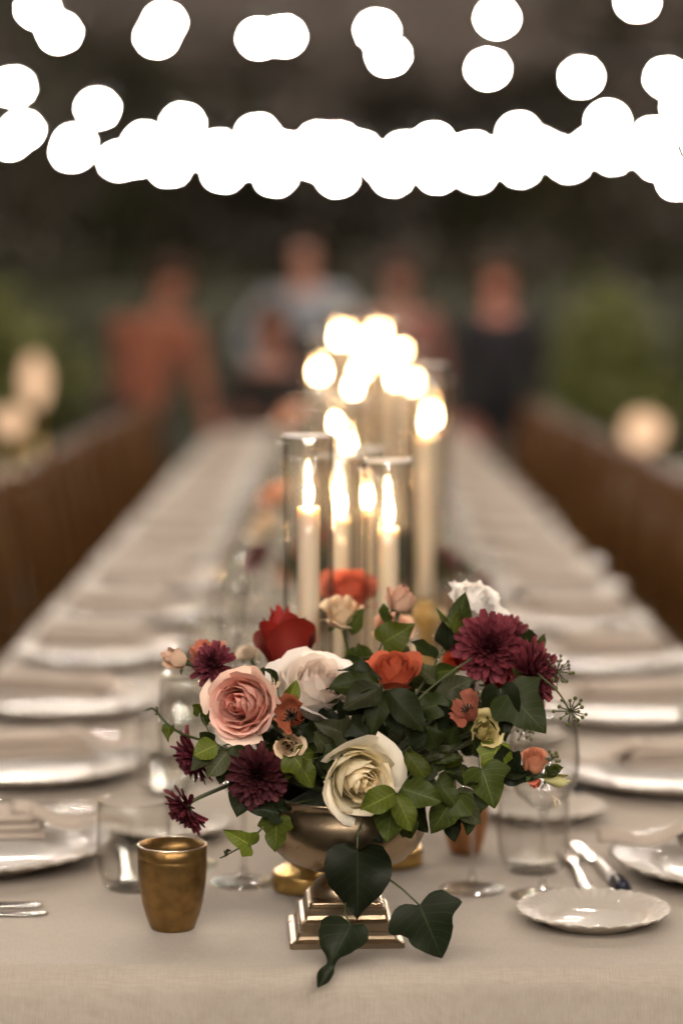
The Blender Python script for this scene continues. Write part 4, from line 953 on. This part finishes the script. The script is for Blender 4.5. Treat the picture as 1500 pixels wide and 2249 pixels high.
# ------------------------------------------------------------------ people at the far end
def person(label, feet, heightm, joints, top, bottom, hair, facing=-1, skin=(.24, .11, .075), skirt=False, vest=False):
    """joints: dict of positions in metres relative to feet; body is one skinned surface"""
    J = joints; nm = {}
    vs, es, rs = [], [], []
    def v(key, p, r): nm[key] = len(vs); vs.append(V(p)); rs.append(r); return nm[key]
    def e_(a, b_): es.append((nm[a], nm[b_]))
    v('pelvis', J['pelvis'], .135); v('waist', J['pelvis'].lerp(J['chest'], .5), .125); v('chest', J['chest'], .15)
    v('neckb', J['chest'].lerp(J['head'], .46), .062); v('neck', J['chest'].lerp(J['head'], .62), .052)
    hd = (J['head'] - J['chest']).normalized()
    v('jaw', J['head'] - hd * .055 + V((0, facing * .018, 0)), .068); v('skull', J['head'] + hd * .045, .088); v('crown', J['head'] + hd * .098, .055)
    for a, b_ in (('pelvis', 'waist'), ('waist', 'chest'), ('chest', 'neckb'), ('neckb', 'neck'), ('neck', 'jaw'), ('jaw', 'skull'), ('skull', 'crown')): e_(a, b_)
    v('nose', J['head'] + V((0, facing * .105, -.012)), .012); e_('skull', 'nose')
    for s, q in ((-1, 'l'), (1, 'r')):
        v('sho' + q, J['sho' + q], .068); v('elb' + q, J['elb' + q], .046); v('wri' + q, J['wri' + q], .030)
        d_ = (J['wri' + q] - J['elb' + q]).normalized(); sd = d_.cross(V((0, 1, .2))).normalized()
        v('palm' + q, J['wri' + q] + d_ * .06, .034)
        e_('chest', 'sho' + q); e_('sho' + q, 'elb' + q); e_('elb' + q, 'wri' + q); e_('wri' + q, 'palm' + q)
        for k in range(4):
            f0 = J['wri' + q] + d_ * .095 + sd * (.026 - .0175 * k); v(f'f{k}a' + q, f0, .0095); v(f'f{k}b' + q, f0 + d_ * (.035 - .004 * abs(k - 1)) + V((0, facing * .012, 0)), .0085)
            v(f'f{k}c' + q, f0 + d_ * (.055 - .006 * abs(k - 1)) + V((0, facing * .03, -.004)), .0075)
            e_('palm' + q, f'f{k}a' + q); e_(f'f{k}a' + q, f'f{k}b' + q); e_(f'f{k}b' + q, f'f{k}c' + q)
        v('tha' + q, J['wri' + q] + d_ * .045 + sd * .045, .011); v('thb' + q, J['wri' + q] + d_ * .08 + sd * .06, .0095); e_('palm' + q, 'tha' + q); e_('tha' + q, 'thb' + q)
        v('hip' + q, J['hip' + q], .095); v('kne' + q, J['kne' + q], .060); v('ank' + q, J['ank' + q], .042); v('toe' + q, J['ank' + q] + V((0, facing * .15, -.045)), .036)
        e_('pelvis', 'hip' + q); e_('hip' + q, 'kne' + q); e_('kne' + q, 'ank' + q); e_('ank' + q, 'toe' + q)
    me = bpy.data.meshes.new('body_cage'); me.from_pydata(vs, es, []); o = bpy.data.objects.new('body_cage', me); C.objects.link(o)
    md = o.modifiers.new('s', 'SKIN'); sd2 = o.modifiers.new('u', 'SUBSURF'); sd2.levels = 2
    for i, r in enumerate(rs): me.skin_vertices[0].data[i].radius = (r, r)
    me.skin_vertices[0].data[0].use_root = True
    dg = bpy.context.evaluated_depsgraph_get(); dg.update()
    bm_ = bpy.data.meshes.new_from_object(o.evaluated_get(dg)); bpy.data.objects.remove(o)
    fabric = lambda c, n_: simple(n_, c, .85, 0, var=.2, scale=12, bs=.4, bscale=90, bdist=.004, spec=.2)
    for m_ in (fabric(top, 'top_fabric'), fabric(bottom, 'bottom_fabric'), simple('skin', skin, .5, 0, var=.12, scale=25), simple('shoe_leather', (.02, .015, .012), .4)): bm_.materials.append(m_)
    inv = {i: k for k, i in nm.items()}
    for p in bm_.polygons:
        c = V(p.center); k = inv[min(range(len(vs)), key=lambda i: (vs[i] - c).length - rs[i] * .6)]
        if k[:3] in ('jaw', 'sku', 'cro', 'nos', 'nec', 'pal', 'tha', 'thb') or (k[0] == 'f' and k[1].isdigit()) or k == 'neck': mi = 2
        elif k[:3] in ('hip', 'kne', 'pel') or (vest and k == 'waist'): mi = 1
        elif k[:3] in ('toe', 'ank'): mi = 3 if c.z < .11 else 1
        else: mi = 0
        p.material_index = mi; p.use_smooth = True
    t = thing('person', label, 'person', feet, 0, 'people at the far end of the table')
    b_ = ob('body', bm_, t)
    # hair cap, eyes, mouth
    hm = simple('hair', tuple(q * .5 for q in hair), .9, 0, spec=.1, var=.4, scale=40, bs=.6, bscale=120, bdist=.004)
    hv, hf = lathe([(.0001, .135), (.045, .128), (.078, .105), (.094, .07), (.098, .03), (.096, -.02), (.085, -.06), (.07, -.075)], 20, lambda r, z, a: (r * (1 + .04 * math.sin(7 * a)), z if math.sin(a) * -facing > -.25 else max(z, .045)))
    ob('hair', mesh('hair_cap', hv, [f for f in hf if len(f) == 4], hm), b_, J['head'] + V((0, -facing * .008, .005)))
    eye = cached('eye', lambda: mesh('eye', *lathe([(0.0001, -.011), (.008, -.008), (.011, 0), (.008, .008), (.0001, .011)], 10), MT['wick']))
    for s in (-1, 1): ob('eye', eye, b_, J['head'] + V((s * .032, facing * .083, .012)), scale=(1, .5, .7))
    ob('mouth', cached('mouth', lambda: mesh('mouth', *lathe([(0.0001, -.006), (.016, -.003), (.02, 0), (.016, .004), (.0001, .006)], 12), simple('lips', (.3, .08, .06), .5))), b_, J['head'] + V((0, facing * .086, -.058)), scale=(1, .35, 1))
    if skirt:
        ob('skirt', mesh('skirt', *lathe_open([(.13, J['pelvis'].z + .12), (.17, J['pelvis'].z), (.22, .7), (.27, .45)], 28, lambda r, z, a: (r * (1 + .05 * math.sin(9 * a)), z)), fabric(bottom, 'skirt_fabric')), b_, (J['pelvis'].x, J['pelvis'].y, 0))
    return t
def pose_stand(H, akimbo=False, lean=(0, 0), facing=-1, reach=None):
    k = H / 1.75
    J = {'pelvis': V((0, 0, .95 * k)), 'chest': V((lean[0] * .7, lean[1] * .7, 1.30 * k)), 'head': V((lean[0] * 1.25, lean[1] * 1.25 , 1.62 * k))}
    for s, q in ((-1, 'l'), (1, 'r')):
        c = J['chest']
        J['sho' + q] = c + V((s * .175, 0, .10)) * k
        J['elb' + q] = c + (V((s * .36, .03, -.14)) if akimbo else V((s * .23, -.02 * -facing, -.18))) * k
        J['wri' + q] = c + (V((s * .20, facing * .10, -.33)) if akimbo else V((s * .22, facing * .10, -.42))) * k
        J['hip' + q] = J['pelvis'] + V((s * .095, 0, -.07)) * k; J['kne' + q] = V((s * .11, facing * .02, .50 * k)); J['ank' + q] = V((s * .12, 0, .085))
    if reach:
        for q in 'lr': J['elb' + q] = J['sho' + q].lerp(J['sho' + q] + V(reach), .5) + V((0, 0, -.05)); J['wri' + q] = J['sho' + q] + V(reach)
    if lean[0] or lean[1]:
        drop = (abs(lean[0]) + abs(lean[1])) * .35
        for q in ('chest', 'shol', 'shor'): J[q].z -= drop * .6
        J['head'].z -= drop
    return J
def pose_sit(facing=-1):
    J = {'pelvis': V((0, 0, .52)), 'chest': V((0, facing * .04, .90)), 'head': V((0, facing * .07, 1.23))}
    for s, q in ((-1, 'l'), (1, 'r')):
        J['sho' + q] = V((s * .17, facing * .04, 1.00)); J['elb' + q] = V((s * .25, facing * .12, .78)); J['wri' + q] = V((s * .14, facing * .34, .80))
        J['hip' + q] = V((s * .10, facing * .03, .50)); J['kne' + q] = V((s * .12, facing * .42, .50)); J['ank' + q] = V((s * .12, facing * .40, .085))
    return J
person('person standing with elbows out in a pale blue-grey shirt at far end', (P(670, 600, 12.9).x, 12.9, 0), 1.74, pose_stand(1.74, True), (.17, .18, .20), (.02, .018, .018), (.03, .02, .015), vest=True)
person('person in a dark suit standing to the right of the far end', (P(1095, 640, 12.5).x, 12.5, 0), 1.55, pose_stand(1.57, False), (.018, .017, .020), (.015, .015, .018), (.10, .05, .025), skin=(.36, .13, .09))
person('person in a peach top leaning over the far left table corner', (-.95, 11.2, 0), 1.66, pose_stand(1.60, False, (.16, 0), reach=(.10, -.12, -.42)), (.21, .075, .045), (.05, .03, .025), (.09, .04, .02), skin=(.26, .10, .06))
person('person in dark clothes seated at the far end left of candles', (P(598, 690, 12.12).x, 12.15, .0), 1.2, pose_sit(), (.025, .02, .018), (.02, .02, .02), (.08, .04, .02), skin=(.30, .13, .09))
person('person in a dusty rose dress standing right behind the candle flames', (P(878, 640, 12.3).x, 12.35, 0), 1.6, pose_stand(1.58, False), (.20, .085, .07), (.18, .075, .06), (.08, .035, .02), skirt=True)
seat_c = thing('dining_chair', 'wooden chair under the seated person at the far end', 'chair', (P(598, 690, 12.12).x, 12.38, 0), R(-90), 'chairs at the far end')
src = bpy.data.objects['dining_chair']
for ch in src.children:
    c = ch.copy(); C.objects.link(c); c.parent = seat_c

# ------------------------------------------------------------------ garden behind
def foliage(n, rx, ry, rz, size, seed, clumps=26):
    rr = random.Random(seed); vs, fs = [], []
    cl = []
    for i in range(clumps):
        d_ = V((rr.gauss(0, 1), rr.gauss(0, 1), rr.gauss(0, 1))).normalized() * rr.uniform(.35, .92)
        cl.append((V((d_.x * rx, d_.y * ry, d_.z * rz)), rr.uniform(.22, .42)))
    for i in range(n):
        c, r = rr.choice(cl); g = V((rr.gauss(0, .5), rr.gauss(0, .5), rr.gauss(0, .5)))
        p = c + V((g.x * rx * r, g.y * ry * r, g.z * rz * r)); s = size * rr.uniform(.6, 1.4)
        a = V((rr.gauss(0, 1), rr.gauss(0, 1), rr.gauss(0, 1))).normalized(); b_ = a.orthogonal().normalized(); k = len(vs)
        vs += [p - a * s, p + b_ * s * .45, p + a * s, p - b_ * s * .45]; fs.append((k, k + 1, k + 2, k + 3))
    return vs, fs
def leaf_mass(name, col): 
    m_ = simple(name, col, .55, 0, var=.5, scale=1.3, spec=.3); return m_
MT['shrub'] = leaf_mass('olive_shrub_leaves', (.065, .072, .008)); MT['tree'] = leaf_mass('dark_tree_leaves', (.021, .022, .008)); MT['tree2'] = leaf_mass('brown_green_leaves', (.034, .029, .013))
def shrub(label, x, y, rx, rz, mat='shrub', n=2600, seed=1):
    t = thing('garden_shrub', label, 'shrub', (x, y, 0), 0, 'shrubs behind the tables')
    ob('foliage', mesh('shrub_foliage', *foliage(n, rx, rx * .8, rz, .05, seed), MT[mat], smooth=False), t, (0, 0, rz * .98))
    for k in range(4):
        a = k * 1.6; ob('branch', mesh('shrub_branch', *tube(smooth_path([V((.04 * math.cos(a), .04 * math.sin(a), 0)), V((.2 * rx * math.cos(a), .2 * rx * math.sin(a), rz * .7)), V((.55 * rx * math.cos(a), .5 * rx * math.sin(a), rz * 1.5))], 4), .02, .006, 6), MT['tree_bark']), t)
shrub('olive green shrub lit behind the right row of chairs', P(1330, 720, 14).x, 14.0, .62, .66, seed=1)
shrub('green shrub at the left picture edge behind side table', P(20, 690, 13.5).x, 13.6, .5, .72, seed=2)
shrub('small low green shrub behind the left chairs', P(180, 860, 12.5).x, 13.4, .45, .42, 'tree', seed=4)
shrub('dim shrub at the right edge past the olive shrub', P(1500, 640, 16).x, 16.2, .6, .8, 'tree', seed=5)
def tree(label, x, y, h, r, n=2600, seed=1, mat='tree'):
    rr = random.Random(seed)
    t = thing('garden_tree', label, 'tree', (x, y, 0), 0, 'trees behind the garden'); cz = h - r * .95
    ob('trunk', mesh('trunk', *tube(smooth_path([V((0, 0, 0)), V((rr.uniform(-.1, .1), 0, h * .3)), V((rr.uniform(-.2, .2), 0, h * .7))], 5), .05 * h ** .5 + .06, .04, 9), MT['tree_bark']), t)
    for k in range(5):
        a = k * 1.3; ob('limb', mesh('limb', *tube(smooth_path([V((0, 0, h * .35 + .06 * k)), V((.3 * r * math.cos(a), .3 * r * math.sin(a), h * .5)), V((.7 * r * math.cos(a), .7 * r * math.sin(a), cz + .2 * r))], 4), .05, .015, 6), MT['tree_bark']), t)
    ob('crown', mesh('crown', *foliage(n, r, r, r * .95, .11, seed, 34), MT[mat], smooth=False), t, (0, 0, cz))
for i, (px, d, h, r, mt, lab) in enumerate([(60, 27, 5.6, 2.6, 'tree', 'dark tree at the left edge behind the lights'), (420, 30, 5.0, 2.3, 'tree', 'dark bushy tree left of the pale shirt'), (720, 34, 5.4, 2.6, 'tree2', 'brownish tree behind the standing people'), (1010, 31, 5.2, 2.4, 'tree', 'dark tree behind the suited person'), (1290, 28, 5.2, 2.3, 'tree', 'dark green tree above the olive shrub'), (1560, 27, 5.8, 2.6, 'tree2', 'dark tree at the right picture edge'), (240, 36, 6.2, 2.8, 'tree2', 'dim far tree between the two left trees'), (-300, 28, 5.8, 2.6, 'tree', 'dark tree just past the left picture edge')]):
    tree(lab, P(px, 600, d).x, d, h, r, 1500, i + 10, mt)
# clipped hedge closing the garden
def hedge():
    vs, fs = foliage(14000, 9, .5, .95, .07, 5, 120)
    return vs, fs
hd = thing('clipped_hedge', 'long dark hedge running across the far end of garden', 'hedge', (0, 25.5, 0))
ob('foliage', mesh('hedge_foliage', *hedge(), MT['tree'], smooth=False), hd, (0, 0, .98))
ob('hedge_core', box_mesh('hedge_core', MT['tree'], -9, 9, -.3, .3, 0, 1.5), hd)
